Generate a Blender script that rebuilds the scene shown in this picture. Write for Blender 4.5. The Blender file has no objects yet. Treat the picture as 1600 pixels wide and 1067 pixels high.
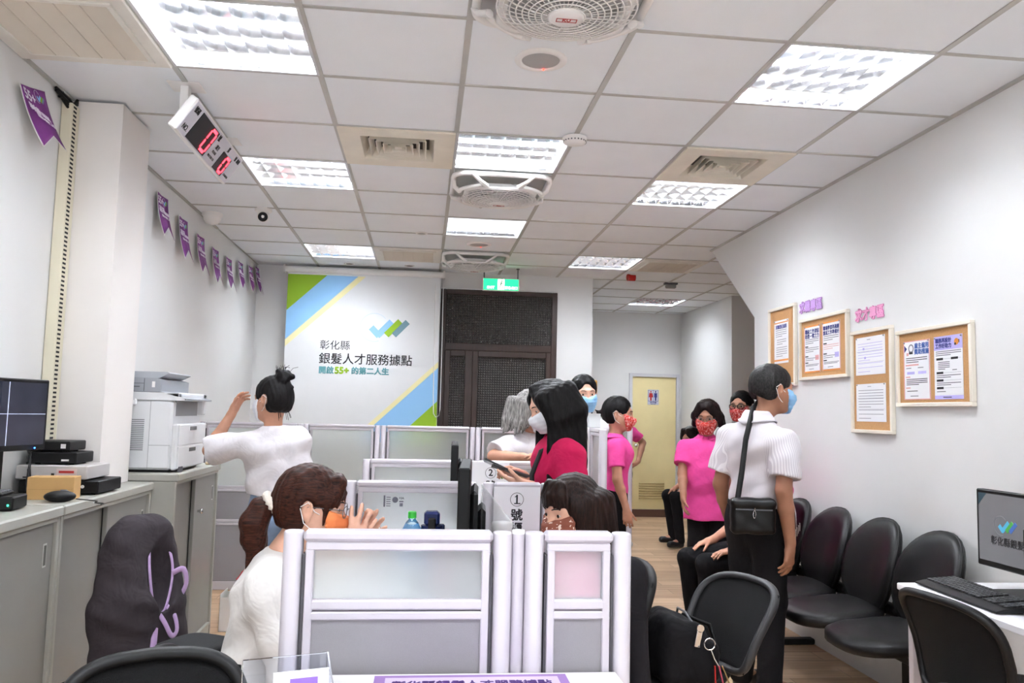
import bpy, math, random
import numpy as np
from mathutils import Matrix, Vector
random.seed(7); rng = np.random.default_rng(7)
SC = bpy.context.scene
COL = SC.collection
PI = math.pi

# ---------------------------------------------------------------- camera, world, exposure
CEIL = 2.75
cd = bpy.data.cameras.new('camera'); cam = bpy.data.objects.new('camera', cd); COL.objects.link(cam)
cd.sensor_width = 36.0; cd.sensor_fit = 'HORIZONTAL'; cd.lens = 1268.256 * 36.0 / 1600.0
cd.clip_start = 0.02
_yaw, _pit, _rol = -0.106305591, 0.0881723019, 0.0233511592
_f = Vector((-math.sin(_yaw) * math.cos(_pit), math.cos(_yaw) * math.cos(_pit), math.sin(_pit)))
_r = Vector((math.cos(_yaw), math.sin(_yaw), 0)); _u = _r.cross(_f)
_r2 = math.cos(_rol) * _r + math.sin(_rol) * _u; _u2 = -math.sin(_rol) * _r + math.cos(_rol) * _u
cam.matrix_world = Matrix(((_r2.x, _u2.x, -_f.x, 0.479596), (_r2.y, _u2.y, -_f.y, -2.203379),
                           (_r2.z, _u2.z, -_f.z, 1.34), (0, 0, 0, 1)))
SC.camera = cam
W = bpy.data.worlds.new('world'); SC.world = W; W.use_nodes = True
bg = W.node_tree.nodes['Background']; bg.inputs[0].default_value = (0.93, 0.96, 1.0, 1); bg.inputs[1].default_value = 0.75
SC.view_settings.view_transform = 'Standard'; SC.view_settings.look = 'None'
SC.view_settings.gamma = 1.0; SC.view_settings.use_curve_mapping = False
SC.view_settings.exposure = 1.62
TUBE_POWER = 26.0

# ---------------------------------------------------------------- materials
def lin(h):
    if isinstance(h, (tuple, list)): c = h
    else: c = tuple(int(h[i:i + 2], 16) / 255 for i in (0, 2, 4))
    return tuple(((x + .055) / 1.055) ** 2.4 if x > .04045 else x / 12.92 for x in c)
MATS = {}
def mat(key, col, rough=.5, metal=0, bump=0, bscale=60, var=0, vscale=8, stretch=(1, 1, 1), trans=0, emit=0, sheen=0, alpha=1, coat=0, spec=None):
    """Principled surface with a procedural noise for small colour variation and bump."""
    if key in MATS: return MATS[key]
    m = bpy.data.materials.new(key); m.use_nodes = True; MATS[key] = m
    nt = m.node_tree; b = nt.nodes['Principled BSDF']; c = lin(col)
    b.inputs['Base Color'].default_value = (*c, 1); b.inputs['Roughness'].default_value = rough; b.inputs['Metallic'].default_value = metal
    if trans: b.inputs['Transmission Weight'].default_value = trans
    if spec is not None: b.inputs['Specular IOR Level'].default_value = spec
    if coat: b.inputs['Coat Weight'].default_value = coat
    if sheen: b.inputs['Sheen Weight'].default_value = sheen
    if alpha < 1: b.inputs['Alpha'].default_value = alpha
    if emit:
        b.inputs['Emission Color'].default_value = (*c, 1); b.inputs['Emission Strength'].default_value = emit
    if bump or var:
        tc = nt.nodes.new('ShaderNodeTexCoord'); mp = nt.nodes.new('ShaderNodeMapping'); mp.inputs['Scale'].default_value = stretch
        nt.links.new(tc.outputs['Object'], mp.inputs['Vector'])
    if bump:
        n = nt.nodes.new('ShaderNodeTexNoise'); n.inputs['Scale'].default_value = bscale; n.inputs['Detail'].default_value = 3
        nt.links.new(mp.outputs[0], n.inputs['Vector'])
        bn = nt.nodes.new('ShaderNodeBump'); bn.inputs['Strength'].default_value = bump; bn.inputs['Distance'].default_value = .01
        nt.links.new(n.outputs[0], bn.inputs['Height']); nt.links.new(bn.outputs[0], b.inputs['Normal'])
    if var:
        n = nt.nodes.new('ShaderNodeTexNoise'); n.inputs['Scale'].default_value = vscale; n.inputs['Detail'].default_value = 4
        nt.links.new(mp.outputs[0], n.inputs['Vector'])
        r = nt.nodes.new('ShaderNodeValToRGB'); e = r.color_ramp.elements
        e[0].position = .3; e[1].position = .7
        e[0].color = (*[x * (1 - var) for x in c], 1); e[1].color = (*[min(1, x * (1 + var)) for x in c], 1)
        nt.links.new(n.outputs[0], r.inputs[0]); nt.links.new(r.outputs[0], b.inputs['Base Color'])
    return m
def nodes(m): return m.node_tree, m.node_tree.nodes['Principled BSDF']

M_wall = mat('wall_paint', 'e4e4e3', .75, bump=.04, bscale=140, var=.012, vscale=3)
M_pier = mat('column_paint', 'ece7e3', .7, bump=.04, bscale=140, var=.012, vscale=3)
M_tile = mat('ceiling_tile', 'eef2f6', .9, bump=.12, bscale=260, var=.012, vscale=5)
M_grid = mat('ceiling_bar', 'b9b8b4', .5, var=.12, vscale=2.2)
M_alu = mat('partition_aluminium', 'c6c1c8', .36, .2)
M_gap = mat('dark_slot', '4a474c', .7)
M_board = mat('partition_board', '8b888c', .8, bump=.1, bscale=500, var=.02, vscale=300)
M_frost = mat('frosted_glass', 'f0f5f4', .28, trans=.80)
M_clear = mat('clear_glass', 'f2f7f6', .03, trans=1.0)
M_acr = mat('clear_acrylic', 'f0f4fb', .04, trans=1.0)
M_cab = mat('cabinet_steel', 'a3a29a', .42, .0, bump=.03, bscale=300, var=.02)
M_cabd = mat('cabinet_door_steel', '8b8a85', .45, bump=.03, bscale=300, var=.02)
M_dark = mat('dark_gap', '1c1b1b', .8)
M_chrome = mat('chrome', 'd8d8d8', .15, 1)
M_refl = mat('louver_aluminium', 'e8e8ea', .12, 1)
M_white = mat('white_plastic', 'eceae8', .4)
M_beige = mat('beige_plastic', 'e2ded6', .5, var=.04)
M_black = mat('black_plastic', '0e0e0f', .5, spec=.3, bump=.03, bscale=400)
M_blackg = mat('black_gloss', '0d0d0f', .15)
M_leather = mat('black_leatherette', '080708', .42, spec=.3, bump=.08, bscale=220)
M_mesh = mat('chair_mesh', '121213', .8, spec=.2, bump=.4, bscale=600)
M_gray = mat('gray_plastic', '595a5e', .45)
M_desk = mat('white_laminate', 'f4f2f5', .35)
M_paper = mat('white_paper', 'f1f1f4', .7)
M_ink = mat('black_ink', '1d1d22', .7)
M_red = mat('red_paint', 'b3201f', .4)
M_cork = mat('cork', 'b98c5c', .9, bump=.3, bscale=180, var=.12, vscale=160)
M_oak = mat('board_frame', 'ebe3d5', .5, var=.02)
M_card = mat('cardboard', 'c29a63', .85, var=.05)
M_tube = mat('lit_tube', 'f2f8ff', .5, emit=TUBE_POWER)
M_teal = mat('print_teal', '5f9aa0', .7)
M_lime = mat('print_lime', '8cb21f', .7)
M_sky = mat('print_blue', '8fc0ea', .7)
M_cream = mat('print_cream', 'f0e7b4', .7)
M_slate = mat('print_slate', '6f8f9b', .7)
M_screenw = mat('print_white', 'e6e7e8', .7, var=.01)
M_purple = mat('banner_purple', '7d2f86', .6, var=.25, vscale=9)
M_navy = mat('print_navy', '31347e', .7)
M_lav = mat('print_lavender', 'b9b1e6', .7)
M_body = mat('print_gray', '6d6d78', .8)

# ---------------------------------------------------------------- mesh builder
def rotz(a): return Matrix.Rotation(a, 4, 'Z')
def frame(o, x, y, z):
    x, y, z = Vector(x), Vector(y), Vector(z)
    return Matrix(((x.x, y.x, z.x, o[0]), (x.y, y.y, z.y, o[1]), (x.z, y.z, z.z, o[2]), (0, 0, 0, 1)))
class MB:
    def __init__(s): s.v = []; s.f = []; s.mi = []; s.m = 0; s.M = None; s.sm = []
    def put(s, vs, fs, smooth=False):
        n = len(s.v)
        s.v += [tuple(s.M @ Vector(p)) for p in vs] if s.M is not None else [tuple(p) for p in vs]
        for f in fs: s.f.append([n + i for i in f]); s.mi.append(s.m); s.sm.append(smooth)
        return s
    def box(s, lo, hi, c=0):
        x0, y0, z0 = [min(a, b) for a, b in zip(lo, hi)]; x1, y1, z1 = [max(a, b) for a, b in zip(lo, hi)]
        if c <= 0:
            v = [(x, y, z) for x in (x0, x1) for y in (y0, y1) for z in (z0, z1)]
            return s.put(v, [(0, 1, 3, 2), (4, 6, 7, 5), (0, 4, 5, 1), (2, 3, 7, 6), (0, 2, 6, 4), (1, 5, 7, 3)])
        c = min(c, (x1 - x0) * .45, (y1 - y0) * .45, (z1 - z0) * .45)
        v = []; X = (x0, x1); Y = (y0, y1); Z = (z0, z1)
        for i in (0, 1):
            for j in (0, 1):
                for k in (0, 1):
                    dx, dy, dz = c * (1 - 2 * i), c * (1 - 2 * j), c * (1 - 2 * k)
                    v += [(X[i], Y[j] + dy, Z[k] + dz), (X[i] + dx, Y[j], Z[k] + dz), (X[i] + dx, Y[j] + dy, Z[k])]
        I = lambda i, j, k, a: (i * 4 + j * 2 + k) * 3 + a
        f = [[I(0, 0, 0, 0), I(0, 0, 1, 0), I(0, 1, 1, 0), I(0, 1, 0, 0)], [I(1, 0, 0, 0), I(1, 1, 0, 0), I(1, 1, 1, 0), I(1, 0, 1, 0)],
             [I(0, 0, 0, 1), I(1, 0, 0, 1), I(1, 0, 1, 1), I(0, 0, 1, 1)], [I(0, 1, 0, 1), I(0, 1, 1, 1), I(1, 1, 1, 1), I(1, 1, 0, 1)],
             [I(0, 0, 0, 2), I(0, 1, 0, 2), I(1, 1, 0, 2), I(1, 0, 0, 2)], [I(0, 0, 1, 2), I(1, 0, 1, 2), I(1, 1, 1, 2), I(0, 1, 1, 2)]]
        for j in (0, 1):
            for k in (0, 1): f.append([I(0, j, k, 1), I(1, j, k, 1), I(1, j, k, 2), I(0, j, k, 2)])
        for i in (0, 1):
            for k in (0, 1): f.append([I(i, 0, k, 0), I(i, 1, k, 0), I(i, 1, k, 2), I(i, 0, k, 2)])
        for i in (0, 1):
            for j in (0, 1): f.append([I(i, j, 0, 0), I(i, j, 1, 0), I(i, j, 1, 1), I(i, j, 0, 1)])
        for i in (0, 1):
            for j in (0, 1):
                for k in (0, 1): f.append([I(i, j, k, 0), I(i, j, k, 1), I(i, j, k, 2)])
        return s.put(v, f)
    def rpost(s, lo, hi, r, n=5):
        """upright bar with rounded vertical edges and a softened top"""
        def ring(z, ins):
            out = []
            for cx, cy, a0 in [(hi[0] - r, hi[1] - r, 0), (lo[0] + r, hi[1] - r, 90), (lo[0] + r, lo[1] + r, 180), (hi[0] - r, lo[1] + r, 270)]:
                for k in range(n + 1): a = math.radians(a0 + 90 * k / n); out.append((cx + (r - ins) * math.cos(a), cy + (r - ins) * math.sin(a), z))
            return out
        return s.ring_stack([ring(lo[2], 0), ring(hi[2] - .004, 0), ring(hi[2] - .001, .0015), ring(hi[2], .005)])
    def ring_stack(s, rings, closed_loop=True, caps=True, smooth=True):
        """rings: list of equal-length point lists, joined in order."""
        n = len(rings[0]); v = [p for r in rings for p in r]; f = []
        for i in range(len(rings) - 1):
            for j in range(n if closed_loop else n - 1):
                a = i * n + j; b = i * n + (j + 1) % n
                f.append((a, b, b + n, a + n))
        s.put(v, f, smooth)
        if caps and closed_loop:
            s.put(rings[0], [list(range(n))[::-1]]); s.put(rings[-1], [list(range(n))])
        return s
    def cyl(s, a, b, r0, r1=None, seg=20, caps=True):
        r1 = r0 if r1 is None else r1
        a, b = Vector(a), Vector(b); d = (b - a).normalized(); t = Vector((0, 0, 1)) if abs(d.z) < .9 else Vector((1, 0, 0))
        x = d.cross(t).normalized(); y = d.cross(x)
        R = lambda o, r: [tuple(o + x * (r * math.cos(2 * PI * i / seg)) + y * (r * math.sin(2 * PI * i / seg))) for i in range(seg)]
        return s.ring_stack([R(a, r0), R(b, r1)], True, caps)
    def tube(s, pts, r, seg=10, closed=False, flat=1.0, up=(0, 0, 1)):
        P = [Vector(p) for p in pts]; n = len(P); rings = []
        rr = r if isinstance(r, (list, tuple)) else [r] * n
        for i in range(n):
            d = (P[(i + 1) % n] - P[i - 1]) if closed else (P[min(i + 1, n - 1)] - P[max(i - 1, 0)])
            d.normalize(); t = Vector(up)
            if abs(d.dot(t)) > .95: t = Vector((1, 0, 0)) if abs(d.x) < .9 else Vector((0, 1, 0))
            x = d.cross(t).normalized(); y = x.cross(d)
            rings.append([tuple(P[i] + x * (rr[i] * math.cos(2 * PI * k / seg)) + y * (rr[i] * flat * math.sin(2 * PI * k / seg))) for k in range(seg)])
        if closed: rings.append(rings[0])
        return s.ring_stack(rings, True, not closed)
    def lathe(s, prof, o=(0, 0, 0), ax=(0, 0, 1), seg=32, caps=True):
        z = Vector(ax).normalized(); t = Vector((1, 0, 0)) if abs(z.x) < .9 else Vector((0, 1, 0))
        x = (t - z * t.dot(z)).normalized(); y = z.cross(x); o = Vector(o)
        rings = [[tuple(o + x * (r * math.cos(2 * PI * i / seg)) + y * (r * math.sin(2 * PI * i / seg)) + z * h) for i in range(seg)] for r, h in prof]
        return s.ring_stack(rings, True, caps and tuple(prof[0]) != tuple(prof[-1]) and (prof[0][0] > 1e-6 or prof[-1][0] > 1e-6))
    def prism(s, poly, F, d):
        """2-D polygon in the x,y plane of frame F, extruded d along its z."""
        n = len(poly); a = [tuple(F @ Vector((p[0], p[1], 0))) for p in poly]; b = [tuple(F @ Vector((p[0], p[1], d))) for p in poly]
        f = [list(range(n))[::-1], [n + i for i in range(n)]] + [(i, (i + 1) % n, n + (i + 1) % n, n + i) for i in range(n)]
        return s.put(a + b, f)
    def sphere(s, c, r, seg=20, rings=12, sc=(1, 1, 1)):
        R = []
        for i in range(rings + 1):
            a = PI * i / rings; q = max(math.sin(a), 1e-4)
            R.append([(c[0] + r * sc[0] * q * math.cos(2 * PI * j / seg), c[1] + r * sc[1] * q * math.sin(2 * PI * j / seg), c[2] - r * sc[2] * math.cos(a)) for j in range(seg)])
        return s.ring_stack(R, True, False)
    def grid(s, P, smooth=True):
        return s.ring_stack(P, False, False, smooth)
    def build(s, name, m, parent=None, bev=0, loc=None, solid=0, sub=0):
        me = bpy.data.meshes.new(name); me.from_pydata(s.v, [], s.f)
        for x in (m if isinstance(m, (list, tuple)) else [m]): me.materials.append(x)
        me.polygons.foreach_set('material_index', s.mi); me.polygons.foreach_set('use_smooth', s.sm)
        me.update()
        o = bpy.data.objects.new(name, me); COL.objects.link(o)
        if parent is not None: o.parent = parent
        if loc is not None: o.location = loc
        if solid:
            k = o.modifiers.new('solid', 'SOLIDIFY'); k.thickness = solid; k.offset = 0
        if sub:
            k = o.modifiers.new('sub', 'SUBSURF'); k.levels = sub; k.render_levels = sub
        if bev:
            k = o.modifiers.new('bev', 'BEVEL'); k.width = bev; k.segments = 3; k.limit_method = 'ANGLE'
        return o
def tag(o, label, cat, group=None):
    o['label'] = label; o['category'] = cat
    if group: o['group'] = group
    return o
def thing(name, label, cat, loc=(0, 0, 0), rz=0, group=None):
    o = bpy.data.objects.new(name, None); COL.objects.link(o); o.empty_display_size = .1
    o.location = loc; o.rotation_euler = (0, 0, rz)
    return tag(o, label, cat, group)
def struct(o): o['kind'] = 'structure'; return o
def copy_tree(root, loc, rz=None, label=None):
    r = root.copy(); COL.objects.link(r); r.location = loc
    if rz is not None: r.rotation_euler = (0, 0, rz)
    if label: r['label'] = label
    for ch in list(root.children):
        c = ch.copy(); COL.objects.link(c); c.parent = r
        for g in list(ch.children):
            d = g.copy(); COL.objects.link(d); d.parent = c
    return r
def text_mb(items, mb=None):
    """items: (string, size, frame 4x4, align, slot, widen) -> letter shapes as mesh in one MB."""
    mb = mb or MB()
    for st, size, F, al, slot, bold in items:
        c = bpy.data.curves.new('t', 'FONT'); c.body = st; c.size = size; c.align_x = al; c.align_y = 'CENTER'; c.resolution_u = 3
        c.extrude = .0004
        o = bpy.data.objects.new('t', c); COL.objects.link(o)
        me = bpy.data.meshes.new_from_object(o)
        b = bold; offs = [(0, 0)] if b <= 0 else ([(-b, 0), (b, 0), (0, b), (0, -b)] if b < .003 else [(b * math.cos(q * PI / 4), b * math.sin(q * PI / 4)) for q in range(8)] + [(0, 0)])
        for kz, (dx, dy) in enumerate(offs):   # heavier strokes: the same outline laid down a few times
            n = len(mb.v); mb.v += [tuple(F @ (v.co + Vector((dx, dy, .00016 * kz)))) for v in me.vertices]
            for p in me.polygons: mb.f.append([n + i for i in p.vertices]); mb.mi.append(slot); mb.sm.append(False)
        bpy.data.objects.remove(o); bpy.data.curves.remove(c); bpy.data.meshes.remove(me)
    return mb
# ---------------------------------------------------------------- the room
def floor_mat():
    m = mat('wood_plank_vinyl', 'a88c70', .45, spec=.35); nt, b = nodes(m)
    tc = nt.nodes.new('ShaderNodeTexCoord')
    br = nt.nodes.new('ShaderNodeTexBrick'); br.inputs['Scale'].default_value = 1; br.inputs['Brick Width'].default_value = .92; br.inputs['Row Height'].default_value = .152
    br.inputs['Mortar Size'].default_value = .0012; br.offset = .37
    br.inputs['Color1'].default_value = (*lin('dcbd9c'), 1); br.inputs['Color2'].default_value = (*lin('bd9b7a'), 1); br.inputs['Mortar'].default_value = (*lin('5b4636'), 1)
    nt.links.new(tc.outputs['Object'], br.inputs['Vector'])
    mp = nt.nodes.new('ShaderNodeMapping'); mp.inputs['Scale'].default_value = (1.6, 22, 1); nt.links.new(tc.outputs['Object'], mp.inputs['Vector'])
    n = nt.nodes.new('ShaderNodeTexNoise'); n.inputs['Scale'].default_value = 1.5; n.inputs['Detail'].default_value = 6; nt.links.new(mp.outputs[0], n.inputs['Vector'])
    r = nt.nodes.new('ShaderNodeValToRGB'); r.color_ramp.elements[0].position = .32; r.color_ramp.elements[1].position = .68
    r.color_ramp.elements[0].color = (.6, .55, .5, 1); r.color_ramp.elements[1].color = (1, 1, 1, 1); nt.links.new(n.outputs[0], r.inputs[0])
    mx = nt.nodes.new('ShaderNodeMix'); mx.data_type = 'RGBA'; mx.blend_type = 'MULTIPLY'; mx.inputs[0].default_value = .75
    nt.links.new(br.outputs[0], mx.inputs[6]); nt.links.new(r.outputs[0], mx.inputs[7]); nt.links.new(mx.outputs[2], b.inputs['Base Color'])
    return m
M_floor = floor_mat()
struct(MB().box((-1.4, -4.2, -.06), (5.1, 8.75, 0)).build('floor', M_floor))
RECT = [(-1.2, 2.86, -4.2, 4.35), (-1.2, 5.0, 4.35, 5.97), (2.18, 5.0, 5.97, 6.75), (2.18, 3.97, 6.75, 8.58)]
LIGHTS = [(-1, 1), (3, 1), (1, 3), (-1, 4), (3, 4), (1, 6), (-1, 8), (3, 8), (5, 12), (-1, -3), (3, -3), (1, -3)]
FANS = [(1, 0), (1, 4), (1, 8)]
DIFF = [(0, 3), (3, 3)]
GRILL = [(-2, 1), (0, 8), (4, 8)]
holes = set(LIGHTS + DIFF)
cm = MB(); gm = MB()
for x0, x1, y0, y1 in RECT:
    for i in range(-2, 9):
        for j in range(-7, 15):
            if (i, j) in holes: continue
            a, b, c, d = max(x0, .6 * i), min(x1, .6 * i + .6), max(y0, .6 * j), min(y1, .6 * j + .6)
            if b - a > .005 and d - c > .005: cm.box((a, c, CEIL), (b, d, CEIL + .015))
    for i in range(-2, 9):
        if x0 - .001 < .6 * i < x1: gm.box((max(.6 * i - .012, x0), y0, CEIL - .005), (.6 * i + .012, y1, CEIL - .0004))
    for j in range(-7, 15):
        if y0 < .6 * j < y1: gm.box((x0, .6 * j - .009, CEIL - .0045), (x1, .6 * j + .009, CEIL - .0002))
for x0, x1, y0, y1 in RECT[:1]:
    gm.box((x1 - .018, y0, CEIL - .012), (x1 - .0005, y1, CEIL - .0004)); gm.box((x0 + .0005, y0, CEIL - .012), (x0 + .018, y1, CEIL - .0004))
ceil = struct(cm.build('ceiling', M_tile)); struct(gm.build('ceiling_trim_1', M_grid))
struct(MB().box((-1.4, -4.2, CEIL + .2), (5.1, 8.75, CEIL + .25)).build('ceiling_slab', M_wall))
struct(MB().box((-1.3, -4.2, 0), (-1.2, 6.07, CEIL + .2)).build('wall_left', M_wall))
T = frame((2.86, 0, 0), (0, 1, 0), (0, 0, 1), (1, 0, 0))
struct(MB().prism([(-4.2, 0), (3.46, 0), (3.46, 2.077), (4.35, 2.745), (4.35, CEIL + .2), (-4.2, CEIL + .2)], T, .12).build('wall_right', M_wall))
wb = MB()
wb.box((-1.2, 5.97, 0), (.62, 6.1, CEIL + .2)); wb.box((.62, 5.97, 2.59), (1.81, 6.1, CEIL + .2)); wb.box((1.81, 5.97, 0), (2.18, 6.1, CEIL + .2)); wb.box((.62, 5.97, 0), (1.81, 6.1, .1))
struct(wb.build('wall_back', M_wall))
struct(MB().box((2.08, 6.1, 0), (2.18, 8.58, CEIL + .2)).build('wall_corridor_left', M_wall))
wf = MB(); wf.box((2.08, 8.58, 0), (3.24, 8.7, CEIL + .2)); wf.box((3.24, 8.58, 1.92), (3.94, 8.7, CEIL + .2)); wf.box((3.94, 8.58, 0), (4.07, 8.7, CEIL + .2)); wf.box((3.24, 8.58, 0), (3.94, 8.7, .1))
struct(wf.build('wall_far', M_wall))
struct(MB().box((3.97, 6.75, 0), (4.07, 8.58, CEIL + .2)).box((4.07, 6.75, 0), (5.1, 6.85, CEIL + .2)).build('wall_corridor_right', M_wall))
struct(MB().box((5.0, 3.0, 0), (5.1, 6.75, CEIL + .2)).box((2.98, 3.0, 0), (5.0, 3.1, CEIL + .2)).build('wall_alcove_and_light_stop', M_wall))  # second box is an unseen closing wall, added to block light leaks
struct(MB().box((-1.195, 1.66, .962), (-.96, 2.03, CEIL - .012)).build('wall_column', M_pier))
struct(MB().box((3.24, 8.56, 0.0), (3.94, 8.579, .10)).build('trim_2', mat('threshold', '5d3f33', .5)))
# dark framed window with patterned glass, beside the screen
M_dw = mat('dark_wood_frame', '33221b', .45, var=.25, vscale=5, stretch=(12, 1, 1))
def patt_glass():
    m = mat('patterned_glass', '33312f', .35); nt, b = nodes(m)
    tc = nt.nodes.new('ShaderNodeTexCoord'); mp = nt.nodes.new('ShaderNodeMapping'); mp.inputs['Scale'].default_value = (1, 1, 1); nt.links.new(tc.outputs['Object'], mp.inputs[0])
    h = []
    for ax in 'XZ':
        w = nt.nodes.new('ShaderNodeTexWave'); w.bands_direction = ax; w.inputs['Scale'].default_value = 13; nt.links.new(mp.outputs[0], w.inputs['Vector']); h.append(w)
    mu = nt.nodes.new('ShaderNodeMath'); mu.operation = 'MULTIPLY'; nt.links.new(h[0].outputs['Fac'], mu.inputs[0]); nt.links.new(h[1].outputs['Fac'], mu.inputs[1])
    bn = nt.nodes.new('ShaderNodeBump'); bn.inputs['Strength'].default_value = .7; bn.inputs['Distance'].default_value = .012
    nt.links.new(mu.outputs[0], bn.inputs['Height']); nt.links.new(bn.outputs[0], b.inputs['Normal'])
    r = nt.nodes.new('ShaderNodeValToRGB'); r.color_ramp.elements[0].color = (*lin('1f1c1a'), 1); r.color_ramp.elements[1].color = (*lin('5f5a55'), 1)
    nt.links.new(mu.outputs[0], r.inputs[0]); nt.links.new(r.outputs[0], b.inputs['Base Color'])
    return m
M_pg = patt_glass()
wm = MB(); yw = 5.955
for a in [(.62, .1, .675, 2.58), (1.755, .1, 1.81, 2.58), (.675, 2.53, 1.755, 2.58), (.675, 1.96, 1.755, 2.035), (.675, .1, 1.755, .18),
          (.675, .18, .73, 1.96), (.88, .18, .955, 1.96), (.955, .18, 1.01, 1.96), (1.70, .18, 1.755, 1.96), (.73, 1.90, .88, 1.96), (1.01, 1.90, 1.70, 1.96)]:
    wm.box((a[0], yw, a[1]), (a[2], yw + .07, a[3]), .004)
w1 = struct(wm.build('window_1', M_dw))
for a in [(.675, 2.035, 1.755, 2.53), (.73, .18, .88, 1.90), (1.01, .18, 1.70, 1.90)]:
    struct(MB().box((a[0], yw + .03, a[1]), (a[2], yw + .04, a[3])).build('glass_pane', M_pg, w1))
# toilet door in the far wall
M_door = mat('cream_door_paint', 'ecdca6', .45, var=.02)
dm = MB()
for a in [(3.24, .1, 3.285, 1.92), (3.895, .1, 3.94, 1.92), (3.285, 1.875, 3.895, 1.92)]: dm.box((a[0], 8.555, a[1]), (a[2], 8.62, a[3]), .003)
d1 = struct(dm.build('door_1', mat('door_frame_paint', 'd3d2d6', .45)))
lf = struct(MB().box((3.285, 8.585, .1), (3.895, 8.62, 1.875), .003).build('door_leaf', M_door, d1))
vm = MB()
for k in range(7): vm.box((3.39, 8.574, .235 + k * .033), (3.74, 8.585, .252 + k * .033), .002)
struct(vm.build('door_vent', mat('door_vent_paint', 'b7a36f', .5), d1))
struct(MB().cyl((3.335, 8.56, .95), (3.335, 8.586, .95), .022).sphere((3.335, 8.535, .95), .028).build('door_knob', M_chrome, d1))
rs = MB().box((3.5, 8.579, 1.50), (3.655, 8.5845, 1.705), .002).build('restroom_sign', mat('sign_face', 'dfe0ea', .4))
tag(rs, 'small white restroom sign with red and blue figures on the cream door', 'sign')
sg = MB(); yy = 8.5788
def fig(cx, skirt):
    Ff = frame((cx, yy, 1.60), (1, 0, 0), (0, 0, 1), (0, -1, 0)); q = [(.010 * math.cos(a * PI / 8), .075 + .011 * math.sin(a * PI / 8)) for a in range(16)]
    sg.prism(q, Ff, .001)
    body = [(-.02, .058), (.02, .058), (.03 if skirt else .02, .0), (.012, .0), (.010, -.045), (-.010, -.045), (-.012, .0), (-.03 if skirt else -.02, .0)]
    sg.prism(body, Ff, .001)
sg.m = 0; fig(3.545, True); sg.m = 1; fig(3.61, False)
Fs = frame((3.577, yy, 1.60), (1, 0, 0), (0, 0, 1), (0, -1, 0))
sg.m = 2
for q in [(-.07, .095, .07, .099), (-.07, -.055, .07, -.051), (-.07, -.055, -.066, .099), (.066, -.055, .07, .099), (-.002, -.05, .002, .095)]:
    sg.box((3.577 + q[0], yy - .001, 1.60 + q[1]), (3.577 + q[2], yy, 1.60 + q[3]))
text_mb([('洗手間', .030, frame((3.577, yy, 1.528), (1, 0, 0), (0, 0, 1), (0, -1, 0)), 'CENTER', 2, .0006), ('Restroom', .017, frame((3.577, yy, 1.509), (1, 0, 0), (0, 0, 1), (0, -1, 0)), 'CENTER', 2, .0003)], sg)
sg.build('pictogram', [M_red, M_navy, M_navy], rs)

# ---------------------------------------------------------------- ceiling equipment
def make_light():
    t = thing('ceiling_light', '', 'ceiling light', (0, 0, CEIL), 0, 'recessed fluorescent ceiling lights')
    b = MB(); s = .292
    b.box((-s, -s, .105), (s, s, .11)); b.box((-s, -s, 0), (-s + .004, s, .105)); b.box((s - .004, -s, 0), (s, s, .105)); b.box((-s, -s, 0), (s, -s + .004, .105)); b.box((-s, s - .004, 0), (s, s, .105))
    b.build('housing', mat('lamp_housing', 'f2f2f2', .35), t)
    f = MB()
    for q in [(-.297, -.297, .297, -.285), (-.297, .285, .297, .297), (-.297, -.285, -.285, .285), (.285, -.285, .297, .285)]: f.box((q[0], q[1], -.006), (q[2], q[3], .004), .001)
    f.build('frame', mat('lamp_frame', 'cfd0d2', .3, .4), t)
    for k in range(4):
        y = -.2175 + .145 * k
        MB().cyl((-.275, y, .062), (.275, y, .062), .0135, seg=12).build('fluorescent_tube', M_tube, t)
    l = MB()
    for k in range(5):
        y = -.288 + .144 * k; a = .010 if 0 < k < 4 else .004
        l.put([(-.284, y - a, .045), (.284, y - a, .045), (.284, y, .002), (-.284, y, .002), (-.284, y + a, .045), (.284, y + a, .045)], [(0, 1, 2, 3), (3, 2, 5, 4)])
    for k in range(1, 7):
        x = -.284 + .0811 * k
        l.put([(x - .005, -.284, .042), (x, -.284, .004), (x + .005, -.284, .042), (x - .005, .284, .042), (x, .284, .004), (x + .005, .284, .042)], [(0, 1, 4, 3), (1, 2, 5, 4)])
    l.build('louver', M_refl, t)
    return t
LLAB = ['large ceiling light above the red number display sign', 'large ceiling light near the right wall, above the cork boards', 'ceiling light in the middle, right before the round fan and beside a beige diffuser',
        'ceiling light just behind the red number display sign', 'ceiling light touching the right beige air diffuser', 'middle ceiling light between the round fan and a round speaker',
        'small far ceiling light above the left end of the projection screen', 'far ceiling light beside the red alarm lamp', 'farthest ceiling light, inside the corridor by the restroom',
        'ceiling light behind the viewer on the left', 'ceiling light behind the viewer on the right', 'ceiling light behind the viewer in the middle']
L0 = make_light()
for n, (i, j) in enumerate(LIGHTS):
    loc = (.6 * i + .3, .6 * j + .3, CEIL)
    if n == 0: L0.location = loc; L0['label'] = LLAB[0]
    else: copy_tree(L0, loc, None, LLAB[n])

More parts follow.
